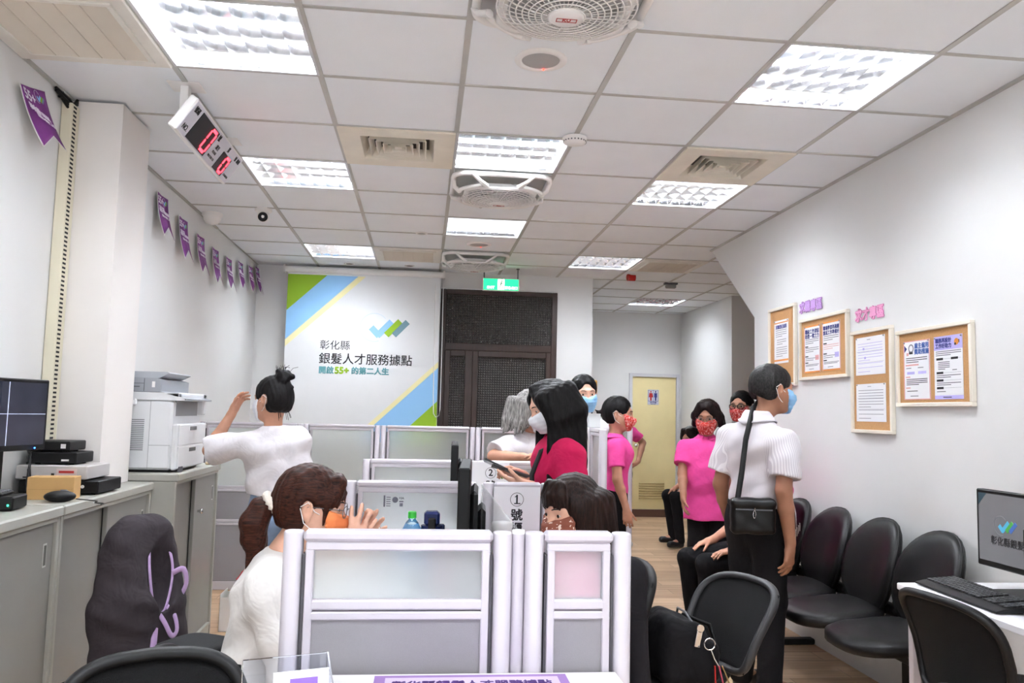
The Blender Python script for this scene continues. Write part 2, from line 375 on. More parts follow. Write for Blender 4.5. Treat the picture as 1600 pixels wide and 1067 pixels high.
def rsq(h, r, n=6):
    out = []
    for cx, cy, a0 in [(h - r, h - r, 0), (-h + r, h - r, 90), (-h + r, -h + r, 180), (h - r, -h + r, 270)]:
        for k in range(n + 1):
            a = math.radians(a0 + 90 * k / n); out.append((cx + r * math.cos(a), cy + r * math.sin(a)))
    return out
def make_fan():
    t = thing('ceiling_fan', '', 'fan', (0, 0, CEIL), 0, 'square white circulation fans under the ceiling')
    # backing pan close to the ceiling
    MB().box((-.285, -.285, -.012), (.285, .285, -.006), .002).build('back_plate', mat('fan_pan', 'b9bab9', .5), t)
    f = MB()
    N = 64
    sq = rsq(.285, .09, 15)
    def ringpts(R, z): return [(R * math.cos(math.atan2(p[1], p[0])), R * math.sin(math.atan2(p[1], p[0])), z) for p in sq]
    f.tube([(p[0], p[1], -.022) for p in sq], .016, 10, True)
    # round drum lip
    f.ring_stack([ringpts(.262, -.075), ringpts(.268, -.082), ringpts(.262, -.09), ringpts(.235, -.093), ringpts(.228, -.088), ringpts(.228, -.05)], True, False)
    # four corner webs with an oval opening: two bars each
    for k in range(4):
        a = PI / 4 + k * PI / 2
        for da in (-.36, .36):
            p = [(.262 * math.cos(a + da * 1.15), .262 * math.sin(a + da * 1.15), -.083), (.31 * math.cos(a + da * .95), .31 * math.sin(a + da * .95), -.066), (.345 * math.cos(a + da * .62), .345 * math.sin(a + da * .62), -.026)]
            f.tube(p, [.02, .015, .013], 8, False, .7)
        q = []
        for s_ in range(9):
            b = a + (-.5 + s_ / 8) * .66; q.append((.272 * math.cos(b), .272 * math.sin(b), -.08))
        f.tube(q, .012, 8)
    f.build('frame', M_white, t)
    g = MB()
    dz = lambda r: -.094 - .034 * (1 - (r / .235) ** 2)
    for k in range(9): q = .0605 + .021 * k; z = dz(q); g.lathe([(q - .0025, z), (q, z - .0025), (q + .003, z), (q, z + .0025), (q - .0025, z)], seg=48)
    for k in range(40):
        a = 2 * PI * k / 40
        g.tube([(r * math.cos(a + (r - .05) * 1.2), r * math.sin(a + (r - .05) * 1.2), dz(r) + .002) for r in (.05, .11, .17, .232)], .0016 if k % 5 else .003, 5)
    gg = g.build('grille', M_white, t)
    h = MB().lathe([(.0001, -.136), (.05, -.135), (.058, -.129), (.058, -.115)], seg=36).build('hub', M_white, t)
    Fh = frame((0, 0, -.1362), (1, 0, 0), (0, -1, 0), (0, 0, -1))
    bd = MB()
    for q in [(-.034, -.012, .034, -.0095), (-.034, .0095, .034, .012), (-.034, -.012, -.0315, .012), (.0315, -.012, .034, .012)]:
        bd.box((q[0], q[1], -.1372), (q[2], q[3], -.1362))
    text_mb([('KU', .021, Fh, 'CENTER', 0, .0008)], bd); bd.build('badge', M_red, h)
    bl = MB()
    for k in range(5):
        a0 = 2 * PI * k / 5; R = []
        for r in (.04, .1, .16, .215):
            w = .25 if r > .05 else .5
            R.append([(r * math.cos(a0 - w), r * math.sin(a0 - w), -.04), (r * math.cos(a0 + w), r * math.sin(a0 + w), -.065)])
        bl.grid(R)
    bl.build('blades', mat('fan_blade', 'a9aaab', .5), t)
    return t
F0 = make_fan()
FL = ['white fan nearest the viewer at the top edge, red badge on its hub', 'white square fan touching the ceiling light beside the smoke detector', 'small far white fan hanging before the green exit sign']
for n, (i, j) in enumerate(FANS):
    loc = (.6 * i + .3, .6 * j + .3, CEIL)
    if n == 0: F0.location = loc; F0['label'] = FL[0]
    else: copy_tree(F0, loc, None, FL[n])

M_vent = mat('vent_beige', 'e4ddce', .5, var=.05, vscale=6)
def make_diff():
    t = thing('air_diffuser', '', 'air vent', (0, 0, CEIL), 0, 'square beige air diffusers')
    f = MB()
    def frus(a, za, b, zb):
        A = [(-a, -a, za), (a, -a, za), (a, a, za), (-a, a, za)]; B = [(-b, -b, zb), (b, -b, zb), (b, b, zb), (-b, b, zb)]
        f.ring_stack([A, B], True, False, False)
    frus(.297, -.004, .297, -.014); frus(.297, -.014, .19, -.012); frus(.19, -.012, .165, .05); f.build('frame', M_vent, t)
    f = MB()
    for a in (.150, .115, .08, .045):
        frus(a, -.012, a - .017, .030); frus(a - .004, -.011, a - .021, .030); frus(a, -.012, a - .004, -.011)
    f.box((-.02, -.02, -.006), (.02, .02, 0)); f.build('blades', M_vent, t)
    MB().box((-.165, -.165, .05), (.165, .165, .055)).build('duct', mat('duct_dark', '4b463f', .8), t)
    return t
D0 = make_diff(); DL = ['beige square air diffuser left of the middle ceiling light', 'beige square air diffuser on the right side of the ceiling']
for n, (i, j) in enumerate(DIFF):
    loc = (.6 * i + .3, .6 * j + .3, CEIL)
    if n == 0: D0.location = loc; D0['label'] = DL[0]
    else: copy_tree(D0, loc, None, DL[n])
def make_grille():
    t = thing('return_grille', '', 'air vent', (0, 0, CEIL), 0, 'flat beige return air grilles')
    f = MB(); f.box((-.296, -.296, -.016), (.296, .296, -.002), .004)
    for q in [(-.245, -.245, .245, -.225), (-.245, .225, .245, .245), (-.245, -.225, -.225, .225), (.225, -.225, .245, .225)]: f.box((q[0], q[1], -.024), (q[2], q[3], -.015), .002)
    f.build('frame', M_beige, t)
    l = MB()
    for k in range(36): y = -.222 + k * .0125; l.put([(-.222, y, -.0165), (.222, y, -.0165), (.222, y + .009, -.022), (-.222, y + .009, -.022)], [(0, 1, 2, 3)])
    for k in range(1, 5): x = -.222 + .0888 * k; l.box((x - .002, -.222, -.0235), (x + .002, .222, -.016))
    l.build('slats', mat('vent_slats', 'd6cdc0', .6), t)
    return t
G0 = make_grille(); GL = ['large beige return grille in the top left corner of the ceiling', 'beige return grille above the middle of the screen', 'beige return grille beside the red alarm lamp']
for n, (i, j) in enumerate(GRILL):
    loc = (.6 * i + .3, .6 * j + .3, CEIL)
    if n == 0: G0.location = loc; G0['label'] = GL[0]
    else: copy_tree(G0, loc, None, GL[n])
M_spk = mat('speaker_mesh', 'b5b3b1', .6, bump=.5, bscale=700)
def speaker(x, y, lab):
    t = thing('ceiling_speaker', lab, 'speaker', (x, y, CEIL), 0, 'round ceiling speakers')
    MB().lathe([(.105, 0), (.105, -.006), (.085, -.012), (.078, -.010), (.075, -.004)], seg=40).build('rim', M_white, t)
    MB().lathe([(.076, -.005), (.05, -.010), (.0001, -.012)], seg=40).build('grille', M_spk, t)
    MB().sphere((.02, .066, -.0125), .004, 8, 6).build('indicator_lamp', mat('led_red', 'ff3b2a', .4, emit=3), t)
speaker(.9, .9, 'round ceiling speaker close to the nearest fan'); speaker(.9, 4.52, 'round ceiling speaker behind the middle ceiling light')
def downlight(x, y, lab):
    t = thing('downlight', lab, 'ceiling light', (x, y, CEIL), 0, 'tiny unlit downlights')
    MB().lathe([(.05, 0), (.05, -.004), (.036, -.006), (.034, -.002)], seg=28).build('rim', M_white, t)
    MB().lathe([(.035, -.003), (.0001, -.003)], seg=20).build('lens', M_gray, t)
downlight(-.28, 5.7, 'tiny downlight over the left half of the screen'); downlight(.3, 5.68, 'tiny downlight over the middle of the screen'); downlight(.42, 4.2, 'tiny downlight left of the middle ceiling light')
t = thing('smoke_detector', 'round white smoke detector on the ceiling by the middle light', 'smoke detector', (1.2, 1.77, CEIL))
MB().lathe([(.062, -.005), (.062, -.022), (.055, -.034), (.03, -.042), (.0001, -.043)], seg=36).build('body', M_white, t)
sl = MB()
for k in range(22):
    a = 2 * PI * k / 22; sl.M = Matrix.Rotation(a, 4, 'Z'); sl.box((.0585, -.003, -.031), (.0605, .003, -.022))
sl.build('vent_slots', M_gray, t)
t = thing('alarm_lamp', 'red fire alarm lamp with white base on the far ceiling', 'alarm', (2.5, 5.6, CEIL))
MB().lathe([(.05, 0), (.05, -.02), (.0001, -.022)], seg=24).build('base', M_white, t)
MB().cyl((-.055, -.02, -.045), (.02, -.01, -.04), .034, .036, 20).build('lens', mat('alarm_red', 'a81a18', .25), t)
t = thing('ceiling_bracket', 'small gray device fixed to the far corridor ceiling', 'bracket', (3.03, 6.05, CEIL))
MB().box((-.07, -.03, -.02), (.07, .03, 0), .004).build('base', M_gray, t); MB().box((-.055, -.025, -.06), (.055, .025, -.02), .01).build('body', mat('gray_alu', '9a9a9a', .4, .6), t)
t = thing('dome_camera', 'white dome camera where the left wall meets the ceiling', 'camera', (-1.105, 3.85, CEIL))
MB().lathe([(.072, 0), (.072, -.02), (.066, -.026)], seg=32).build('base', M_white, t); MB().lathe([(.064, -.022), (.06, -.05), (.042, -.078), (.0001, -.09)], seg=32).build('dome', M_white, t)
t = thing('turret_camera', 'white security camera with a black lens under the ceiling', 'camera', (-.7, 3.64, CEIL))
MB().lathe([(.06, 0), (.06, -.02), (.05, -.028), (.0001, -.028)], seg=32).build('base', M_white, t)
MB().sphere((0, 0, -.052), .043).build('body', M_white, t)
ln = MB().lathe([(.0001, .036), (.03, .038), (.034, .032), (.034, .02)], (0.0, 0, -.055), (.12, -.95, -.3), 24).build('lens', M_blackg, t)
MB().lathe([(.0001, .0405), (.024, .0400), (.026, .0365)], (0.0, 0, -.055), (.12, -.95, -.3), 20).build('lens_glass', mat('lens_glass', '24242a', .1), ln)

# number display hanging under the ceiling, tilted towards the room
sx = Vector((0, 1, 0)); sn = Vector((.70, 0, -.714)).normalized(); su = sn.cross(sx) * -1
su = Vector((.56, 0, .828)).normalized(); sn = Vector((.828, 0, -.56)).normalized()
FS = frame((-.582, 1.79, 2.60), sx, su, sn)
t = thing('number_display', 'white queue number display with two red zeros hanging from the ceiling', 'display sign', (0, 0, 0))
b = MB(); b.M = FS; b.box((-.44, -.085, -.04), (.44, .085, 0), .006); b.build('case', M_white, t)
fm = MB(); fm.M = FS
fm.box((-.43, -.076, 0), (.43, .076, .002)); fm.build('face_panel', mat('display_face', 'd6d4dc', .4), t)
for x0, x1, y0, y1 in [(-.32, -.035, -.072, .066), (.14, .30, -.072, .030)]:
    pm = MB(); pm.M = FS; pm.box((x0, y0, .002), (x1, y1, .005), .001); sc = pm.build('digit_window', mat('display_black', '19161b', .3), t)
    h = y1 - y0; w = .088 if x0 < 0 else .074; cx = x1 - w * .5 - .016; cy = (y0 + y1) / 2; hh = h * .40; r = .007
    dg = MB(); dg.M = FS; g_ = .008
    for sgx in (-1, 1):
        dg.box((cx + sgx * w * .42 - r, cy + g_ * .5, .005), (cx + sgx * w * .42 + r, cy + hh - r, .0065)); dg.box((cx + sgx * w * .42 - r, cy - hh + r, .005), (cx + sgx * w * .42 + r, cy - g_ * .5, .0065))
    for sgy in (-1, 1): dg.box((cx - w * .36, cy + sgy * hh - r, .005), (cx + w * .36, cy + sgy * hh + r, .0065))
    dg.build('digit_zero', mat('led_digit', 'ff2a35', .4, emit=3.2), sc)
FT = lambda x, y: FS @ Matrix.Translation((x * 1.19, y, .0025))
text_mb([('號碼', .032, FT(-.318, .045), 'CENTER', 0, .001), ('NO.', .036, FT(-.315, -.045), 'CENTER', 0, .001), ('號', .034, FT(.0, .05), 'CENTER', 0, .001), ('請至', .026, FT(.045, .012), 'CENTER', 0, .0006), ('PLEASE', .019, FT(.045, -.016), 'CENTER', 0, .0004),
         ('PROCEED TO', .017, FT(.045, -.045), 'CENTER', 0, .0003), ('第', .03, FT(.155, .052), 'CENTER', 0, .001), ('號', .028, FT(.278, .052), 'CENTER', 0, .001), ('櫃檯', .026, FT(.322, .052), 'CENTER', 0, .0006), ('COUNTER', .017, FT(.305, -.05), 'CENTER', 0, .0003)]).build('lettering', M_ink, t)
for y in (1.42, 2.15): MB().box((-.68, y - .06, CEIL - .006), (-.54, y + .06, CEIL - .001), .001).box((-.63, y - .022, 2.60), (-.595, y + .022, CEIL - .005), .002).build('bracket', M_white, t)

# exit sign
def exit_sign():
    t = thing('exit_sign', 'green lit exit sign hanging above the dark window', 'sign', (1.19, 5.6, 2.585))
    MB().box((-.178, -.022, -.062), (.178, .022, .058), .004).build('case', M_white, t)
    for s_ in (-1, 1): MB().cyl((s_ * .165, 0, .058), (s_ * .165, 0, .165), .006).cyl((s_ * .165, 0, .155), (s_ * .165, 0, .1645), .016).build('hanger', M_gray, t)
    MB().box((-.17, -.0245, -.056), (.17, -.022, .052)).build('face_panel', mat('exit_green', '18c06a', .4, emit=1.1), t)
    w = MB(); w.box((-.032, -.026, -.052), (.032, -.0245, .05)); w.build('figure_panel', mat('exit_white', 'f2fff6', .4, emit=1.1), t)
    Fe = frame((0, -.0262, 0), (1, 0, 0), (0, 0, 1), (0, -1, 0)); g = MB()
    g.prism([(.006 + .008 * math.cos(a * PI / 6), .032 + .008 * math.sin(a * PI / 6)) for a in range(12)], Fe, .001)
    for q in [[(-.004, .02), (.008, .022), (.004, -.008), (-.008, -.008)], [(-.008, -.006), (0, -.006), (-.014, -.045), (-.022, -.045)], [(-.004, -.004), (.004, -.008), (.02, -.024), (.014, -.028)], [(.014, -.026), (.02, -.024), (.024, -.045), (.017, -.045)],
              [(-.002, .02), (-.022, .008), (-.024, -.004), (-.018, -.003), (-.016, .006), (0, .014)], [(.006, .02), (.02, .012), (.026, .0), (.021, -.003), (.014, .006), (.004, .012)]]: g.prism(q, Fe, .001)
    g.build('running_figure', mat('exit_figure', '0b8a48', .5), t)
    text_mb([('EXIT', .036, frame((-.1, -.0247, -.034), (1, 0, 0), (0, 0, 1), (0, -1, 0)), 'CENTER', 0, .001), ('緊急出口', .032, frame((.1, -.0247, -.034), (1, 0, 0), (0, 0, 1), (0, -1, 0)), 'CENTER', 0, .0005)]).build('lettering', mat('exit_white', 'f2fff6'), t)
exit_sign()

# ---------------------------------------------------------------- roller screen with the printed title
LOGO_C = [M_sky, M_lime, M_slate]
def logo(mb, F, s, slots):
    """the three-stroke tick mark with its open ring; s is the width of one stroke"""
    def bar(a, b, w, sl, dp=.0008):
        a, b = Vector((*a, 0)), Vector((*b, 0)); d = (b - a).normalized(); n = Vector((-d.y, d.x, 0)) * w * .5
        mb.m = sl; mb.prism([tuple((a + n)[:2]), tuple((b + n)[:2]), tuple((b - n)[:2]), tuple((a - n)[:2])][::-1], F, dp)
    bar((-2.6 * s, .2 * s), (-1.3 * s, -1.15 * s), s, slots[0]); bar((-1.62 * s, -1.12 * s), (.6 * s, 1.2 * s), s, slots[0], .0011)
    bar((-.2 * s, -.95 * s), (1.95 * s, 1.3 * s), s, slots[1], .0014); bar((1.0 * s, -.95 * s), (3.1 * s, 1.25 * s), s * .92, slots[2], .0017)
    mb.m = slots[3]
    for k in range(20):
        a = math.radians(40 + 250 * k / 20); b = math.radians(40 + 250 * (k + 1) / 20); R = 2.3 * s; r = 2.18 * s; c = (-2.1 * s, .2 * s)
        mb.prism([(c[0] + r * math.cos(a), c[1] + r * math.sin(a)), (c[0] + R * math.cos(a), c[1] + R * math.sin(a)), (c[0] + R * math.cos(b), c[1] + R * math.sin(b)), (c[0] + r * math.cos(b), c[1] + r * math.sin(b))], F, .0006)
t = thing('roller_screen', 'white roller screen with blue and green stripes and black title lettering', 'screen', (0, 5.82, 0))
MB().cyl((-.91, 0, 2.695), (.64, 0, 2.695), .032).box((-.92, -.03, 2.66), (-.90, .06, 2.735)).box((.63, -.03, 2.66), (.65, .06, 2.735)).build('roller_case', M_white, t)
X0, X1, Z0, Z1 = -.875, .61, 1.02, 2.67
def clip(poly, x0, x1, z0, z1):
    for ax, s_, lim in [(0, 1, x0), (0, -1, x1), (1, 1, z0), (1, -1, z1)]:
        out = []
        for i in range(len(poly)):
            a, b = poly[i - 1], poly[i]; ia, ib = s_ * (a[ax] - lim) >= 0, s_ * (b[ax] - lim) >= 0
            if ia != ib:
                q = (lim - a[ax]) / (b[ax] - a[ax]); out.append((a[0] + (b[0] - a[0]) * q, a[1] + (b[1] - a[1]) * q))
            if ib: out.append(b)
        poly = out
    return poly
sh = MB(); sh.m = 0; sh.box((X0, 0, Z0), (X1, .003, Z1)); sh.cyl((X0, 0, Z0), (X1, 0, Z0), .012)
Fp = frame((0, -.0004, 0), (1, 0, 0), (0, 0, 1), (0, -1, 0))
def band(u0, u1, mid, slot, e):
    # u = z - x*k : stripe offsets along the falling diagonal
    k = .95; A = [(-2, u0 - 2 * k), (2, u0 + 2 * k), (2, u1 + 2 * k), (-2, u1 - 2 * k)]
    q = clip(A, X0, X1, Z0, 2.645)
    if len(q) > 2: sh.m = slot; sh.prism([(x, z) for x, z in q], Fp, e)
for u0, u1, sl in [(3.12, 4.2, 1), (2.835, 3.12, 2), (2.765, 2.835, 3), (.86, 1.19, 2), (1.19, 1.25, 3), (-1, .86, 1)]: band(u0, u1, 0, sl, .0004)
sh.build('sheet', [M_screenw, M_lime, M_sky, M_cream], t)
FX = lambda x, z: frame((x, -.0008, z), (1, 0, 0), (0, 0, 1), (0, -1, 0))
lt = text_mb([('彰化縣', .098, FX(-.545, 1.955), 'LEFT', 0, 0), ('銀髮人才服務據點', .113, FX(-.548, 1.822), 'LEFT', 1, .0012),
              ('開啟', .073, FX(-.545, 1.712), 'LEFT', 2, .0032), ('55+', .088, FX(-.392, 1.713), 'LEFT', 3, .005), ('的第二人生', .073, FX(-.232, 1.712), 'LEFT', 2, .0032)])
lt.build('title_lettering', [M_ink, M_ink, M_teal, M_lime], t)
lt = MB(); logo(lt, FX(.105, 2.135), .062, [0, 1, 2, 3]); lt.build('tick_logo', [M_sky, M_lime, M_slate, mat('print_ring', 'd3dee6', .7)], t)
MB().tube([(.56, -.03, 2.6), (.565, -.04, 2.0), (.57, -.045, 1.5), (.578, -.05, 1.32), (.60, -.05, 1.285), (.63, -.05, 1.3), (.64, -.045, 1.36), (.64, -.04, 2.0), (.635, -.03, 2.6)], .004, 8).build('pull_cord', M_white, t)

# ---------------------------------------------------------------- purple pennants on the left wall
def pennant(y0, y1, ztop, zl, zr, lab, lean, tilt=0):
    """hangs on the wall x=-1.2; y0..y1 its width, swallow tail points at zl (near) and zr (far); a slight curl away from the wall"""
    t = thing('pennant', lab, 'pennant', (-1.19, (y0 + y1) / 2, ztop), 0, 'purple swallow tail pennants on the left wall')
    w = (y1 - y0); R = []; H0 = ztop - (zl + zr) / 2
    out = MB(); inn = MB()
    def P(u, v, off): # u 0..1 across, v 0..1 down
        tail = 1 - .26 * (1 - abs(2 * u - 1)) ; z = -H0 * v * tail + tilt * (u - .5)
        return (off + .006 + .05 * v * v + .02 * abs(u - .5), (u - .5) * w + lean * v, z)
    n = 12
    out.grid([[P(u / n, v / 14, 0) for u in range(n + 1)] for v in range(15)]); o1 = out.build('border', M_white, t, solid=.0012)
    inn.grid([[P(.03 + .94 * u / n, .012 + .965 * v / 14, .0018) for u in range(n + 1)] for v in range(15)]); inn.build('cloth', M_purple, t, solid=.001)
    zz = lambda v: P(.5, v, 0)
    def F2(u, v):
        p = P(u, v, .0035); d = Vector(P(u, v + .01, .0035)) - Vector(P(u, v, .0035)); 
        tail = 1 - .26 * (1 - abs(2 * u - 1)); up = Vector((-(.10 * v), -lean, H0 * tail)).normalized(); rt = Vector((0.04 * (1 if u > .5 else -1) * 0, 1, 0)); nn = rt.cross(up).normalized()
        return frame((p[0] + .004, p[1], p[2]), rt, up, nn)
    s = w
    L = text_mb([('55+', s * .30, F2(.27, .2), 'CENTER', 0, .001), ('彰化縣', s * .15, F2(.30, .42), 'CENTER', 0, .0004), ('銀髮人才服務據點', s * .112, F2(.5, .55), 'CENTER', 0, .0006), ('開啟55+的第二人生', s * .09, F2(.56, .66), 'CENTER', 0, .0004)])
    logo(L, F2(.68, .2), s * .055, [1, 2, 3, 0])
    L.build('print', [mat('pennant_white', 'efe6f2', .7), M_sky, M_lime, M_slate], t)
pennant(1.15, 1.36, 2.64, 2.42, 2.42, 'single purple pennant beside the wall column, nearest the viewer', .13, .05)
ys = [(2.85, 3.06, 2.64, 2.37), (3.30, 3.50, 2.60, 2.31), (3.735, 3.935, 2.575, 2.29), (4.165, 4.36, 2.565, 2.28), (4.60, 4.80, 2.575, 2.30), (5.03, 5.22, 2.62, 2.37), (5.45, 5.63, 2.655, 2.40)]
od = ['first', 'second', 'third', 'fourth', 'fifth', 'sixth', 'seventh']
for k, (a, b, z, e) in enumerate(ys): pennant(a, b, z, e, e, 'purple pennant, %s from the column in the row toward the screen' % od[k], .02)
pennant(5.74, 5.92, 2.70, 2.44, 2.44, 'last purple pennant, in the corner beside the screen', .06)
# slotted cable trunking beside the column
t = thing('cable_trunking', 'cream slotted cable trunking running down beside the column', 'cable trunking', (0, 0, 0))
MB().box((-1.198, 1.575, 1.0), (-1.15, 1.655, 2.70), .003).build('channel', mat('trunking_cream', 'e0d9c2', .5), t)
s_ = MB()
for k in range(84): s_.box((-1.1512, 1.588, 1.02 + k * .02), (-1.1485, 1.618, 1.029 + k * .02))
s_.build('slots', M_dark, t)
t = thing('cable_bundle', 'black cable bundle poking out at the top of the trunking', 'cable', (-1.17, 1.6, 2.70))
cb = MB()
for k in range(7):
    a = rng.uniform(-.05, .05, 6); cb.tube([(-.015, -.07 + a[0], .02 + a[1] * .3), (0, -.02, .0 + a[2] * .5), (.01, .01 + a[3] * .3, .0), (.012, .04, .02 + a[4] * .3)], .007, 8)
cb.build('cables', M_black, t)
# ---------------------------------------------------------------- cabinets on the left
def cabinet(y0, y1, xb, xf, h, lab, knob, inset):
    t = thing('cabinet', lab, 'cabinet', (0, y0, 0), 0, 'gray steel cabinets with sliding doors'); w = y1 - y0
    b = MB(); b.box((xb, 0, .96 * 0 + h - .04), (xf + .012, w, h), .006); b.box((xb, 0, 0), (xf, .022, h - .04), .002); b.box((xb, w - .022, 0), (xf, w, h - .04), .002)
    b.box((xb, .022, .0), (xf - .004, w - .022, .06), .002); b.box((xb, .022, .06), (xb + .01, w - .022, h - .04)); b.box((xf - .03, .022, .06), (xf + .002, w - .022, .072)); b.box((xf - .03, .022, h - .055), (xf, w - .022, h - .04))
    b.build('body', M_cab, t)
    MB().box((xf - .07, .022, .07), (xf - .065, w - .022, h - .05)).build('inside', M_dark, t)
    half = w / 2
    for (a, c, dx, kn, hd) in [(.024, half - .004, .038, None, .06 if inset == 'both' else None), (half - .018, w - .024, .012, knob, w - .085)]:
        d = MB().box((xf - dx - .02, a, .073), (xf - dx, c, h - .057), .003).build('door', M_cabd, t)
        if hd is not None and hd > a:
            m = MB(); m.box((xf - dx, hd - .014, h - .21), (xf - dx + .002, hd + .014, h - .125), .001); hh = m.build('handle', mat('handle_steel', 'c4c4bf', .35, .4), d)
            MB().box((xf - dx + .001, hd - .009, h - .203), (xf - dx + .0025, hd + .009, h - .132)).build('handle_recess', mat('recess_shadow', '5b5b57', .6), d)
        if kn is not None:
            MB().lathe([(.007, 0), (.007, .012), (.013, .016), (.015, .024), (.010, .029), (.0001, .03)], (xf - dx, kn, h - .24), (1, 0, 0), 20).build('lock_knob', M_chrome, d)
    return t
cabinet(.0, 1.015, -1.19, -.845, .96, 'gray steel sliding door cabinet under the surveillance monitor', None, None)
cabinet(1.02, 2.03, -1.19, -.845, .96, 'gray steel sliding door cabinet under the stack of recorders', .55, None)
cabinet(2.04, 2.90, -1.19, -.735, 1.0, 'taller gray steel cabinet carrying the copier', .48, None)

# things on the cabinets
def recorder(name, lab, x0, x1, y0, y1, z0, h, m, extra=None, feet=True):
    t = thing(name, lab, 'recorder', ((x0 + x1) / 2, (y0 + y1) / 2, z0)); w, d = (x1 - x0) / 2, (y1 - y0) / 2
    MB().box((-w, -d, .006 if feet else 0), (w, d, h), .004).build('case', m, t)
    if feet:
        f = MB()
        for a in (-1, 1):
            for b in (-1, 1): f.cyl((a * (w - .03), b * (d - .03), 0), (a * (w - .03), b * (d - .03), .007), .01, seg=10)
        f.build('feet', M_black, t)
    if extra: extra(t, w, d, h)
    return t
def ex_a(t, w, d, h):
    m = MB().cyl((.06, -d - .003, h * .55), (.06, -d + .002, h * .55), .012).cyl((.095, -d - .002, h * .6), (.095, -d + .002, h * .6), .007); m.build('buttons', M_white, t)
def ex_b(t, w, d, h):
    MB().box((.02, -d - .002, h * .25), (.10, -d + .001, h * .8)).build('label_panel', mat('label_pink', 'd9c7c4', .5), t)
    MB().box((.03, -d - .003, h * .52), (.09, -d, h * .68)).build('red_label', M_red, t)
    m = MB(); m.box((-.11, -d - .002, h * .18), (-.03, -d + .001, h * .26)); m.box((.0, -d - .002, h * .2), (.012, -d + .001, h * .5))
    for k in range(3): m.cyl((.035 + .02 * k, -d - .002, h * .3), (.035 + .02 * k, -d + .001, h * .3), .004, seg=8)
    m.build('ports', M_black, t)
def ex_c(t, w, d, h): MB().box((w - .06, -d - .001, h * .3), (w - .03, -d + .001, h * .45)).build('badge', M_white, t)
def ex_d(t, w, d, h): MB().box((w - .035, -d - .001, h * .35), (w - .015, -d + .001, h * .75)).build('badge', M_white, t)
recorder('video_recorder', 'wide black video recorder at the bottom of the stack by the column', -1.17, -.855, 1.38, 1.64, .96, .058, M_black, ex_a)
recorder('power_amplifier', 'silver gray amplifier with a red label, between black recorders', -1.18, -.90, 1.37, 1.62, 1.018, .062, mat('silver_case', 'c7c3c1', .4, .2), ex_b)
recorder('set_top_box', 'black box directly on the silver amplifier', -1.16, -.965, 1.42, 1.60, 1.080, .052, M_black, ex_c)
recorder('network_switch', 'small black box topmost of the recorder stack', -1.165, -1.0, 1.43, 1.60, 1.132, .046, M_black, ex_d)
t = thing('cardboard_box', 'small brown cardboard box behind the computer mouse', 'box', (-.97, 1.24, .96), .12)
MB().box((-.085, -.045, 0), (.085, .045, .088), .002).build('carton', M_card, t); MB().box((-.08, -.0465, .04), (.08, -.0455, .0405)).build('flap_seam', mat('card_dark', '8a6a40', .9), t)
t = thing('external_drive_box', 'flat black box with a green indicator in front of the cardboard box', 'recorder', (-1.03, .88, .96), .1)
MB().box((-.13, -.075, .004), (.10, .06, .05), .005).build('case', M_black, t); MB().sphere((.085, -.077, .022), .0035, 8, 6).build('indicator_lamp', mat('led_green', '22e08a', .4, emit=4), t)
t = thing('keyboard', 'black keyboard lying on the flat black box at the left edge', 'keyboard', (-1.075, .88, 1.0105), .1)
MB().box((-.13, -.06, 0), (.10, .055, .010), .003).build('base', M_black, t)
k_ = MB()
for a in range(11):
    for b in range(5): k_.box((-.125 + a * .0202, -.054 + b * .021, .010), (-.1075 + a * .0202, -.036 + b * .021, .0145), .001)
k_.build('keys', M_gray, t)
t = thing('computer_mouse', 'black computer mouse on the cabinet in front of the recorder stack', 'mouse', (-.90, 1.13, .96), -1.2)
MB().sphere((0, 0, .012), .036, 24, 14, (1.0, 1.55, .62)).build('shell', M_black, t)
t.children[0].location = (0, 0, .009)
MB().tube([(0, .045, .026), (0, .02, .0425), (0, .0, .0435)], .0035, 8).build('wheel', M_gray, t)
MB().tube([(0, .055, .01), (.01, .10, .005), (.05, .13, .004), (.10, .12, .004), (.13, .15, .004), (.17, .14, .004)], .002, 6).build('cord', M_black, t)

def monitor_mesh(t, w, h, thick, scr, stand_h, backm=M_black, base=True, foot=(.08, .09), bulge=.025):
    """screen in local x-z plane facing -y, its bottom edge at z=stand_h"""
    b = MB(); b.box((-w / 2, 0, stand_h), (w / 2, thick, stand_h + h), .004); b.box((-w * .3, thick, stand_h + h * .2), (w * .3, thick + bulge, stand_h + h * .75), .012); b.build('case', backm, t)
    s = MB().box((-w / 2 + .014, -.0012, stand_h + .022), (w / 2 - .014, 0, stand_h + h - .014)).build('screen', scr, t)
    if base:
        MB().box((-.03, thick + .005, .008), (.03, thick + .022, stand_h + h * .35), .004).build('neck', M_black, t)
        MB().box((-.11, thick - foot[0], 0), (.11, thick + foot[1], .010), .004).build('foot', M_black, t)
    return s
def cctv_mat():
    m = mat('cctv_screen', '20222e', .18); nt, b = nodes(m)
    tc = nt.nodes.new('ShaderNodeTexCoord'); n = nt.nodes.new('ShaderNodeTexNoise'); n.inputs['Scale'].default_value = 9; n.inputs['Detail'].default_value = 5; nt.links.new(tc.outputs['Object'], n.inputs['Vector'])
    r = nt.nodes.new('ShaderNodeValToRGB'); r.color_ramp.elements[0].position = .35; r.color_ramp.elements[0].color = (*lin('1b1d27'), 1); r.color_ramp.elements[1].color = (*lin('4a4d5c'), 1)
    nt.links.new(n.outputs[0], r.inputs[0]); nt.links.new(r.outputs[0], b.inputs['Emission Color']); b.inputs['Emission Strength'].default_value = .25
    return m
t = thing('monitor', 'black surveillance monitor standing on the cabinet at the left edge', 'monitor', (-1.095, 1.09, .96), math.radians(74))
sc = monitor_mesh(t, .42, .28, .022, cctv_mat(), .19, foot=(.03, .05), bulge=.012)
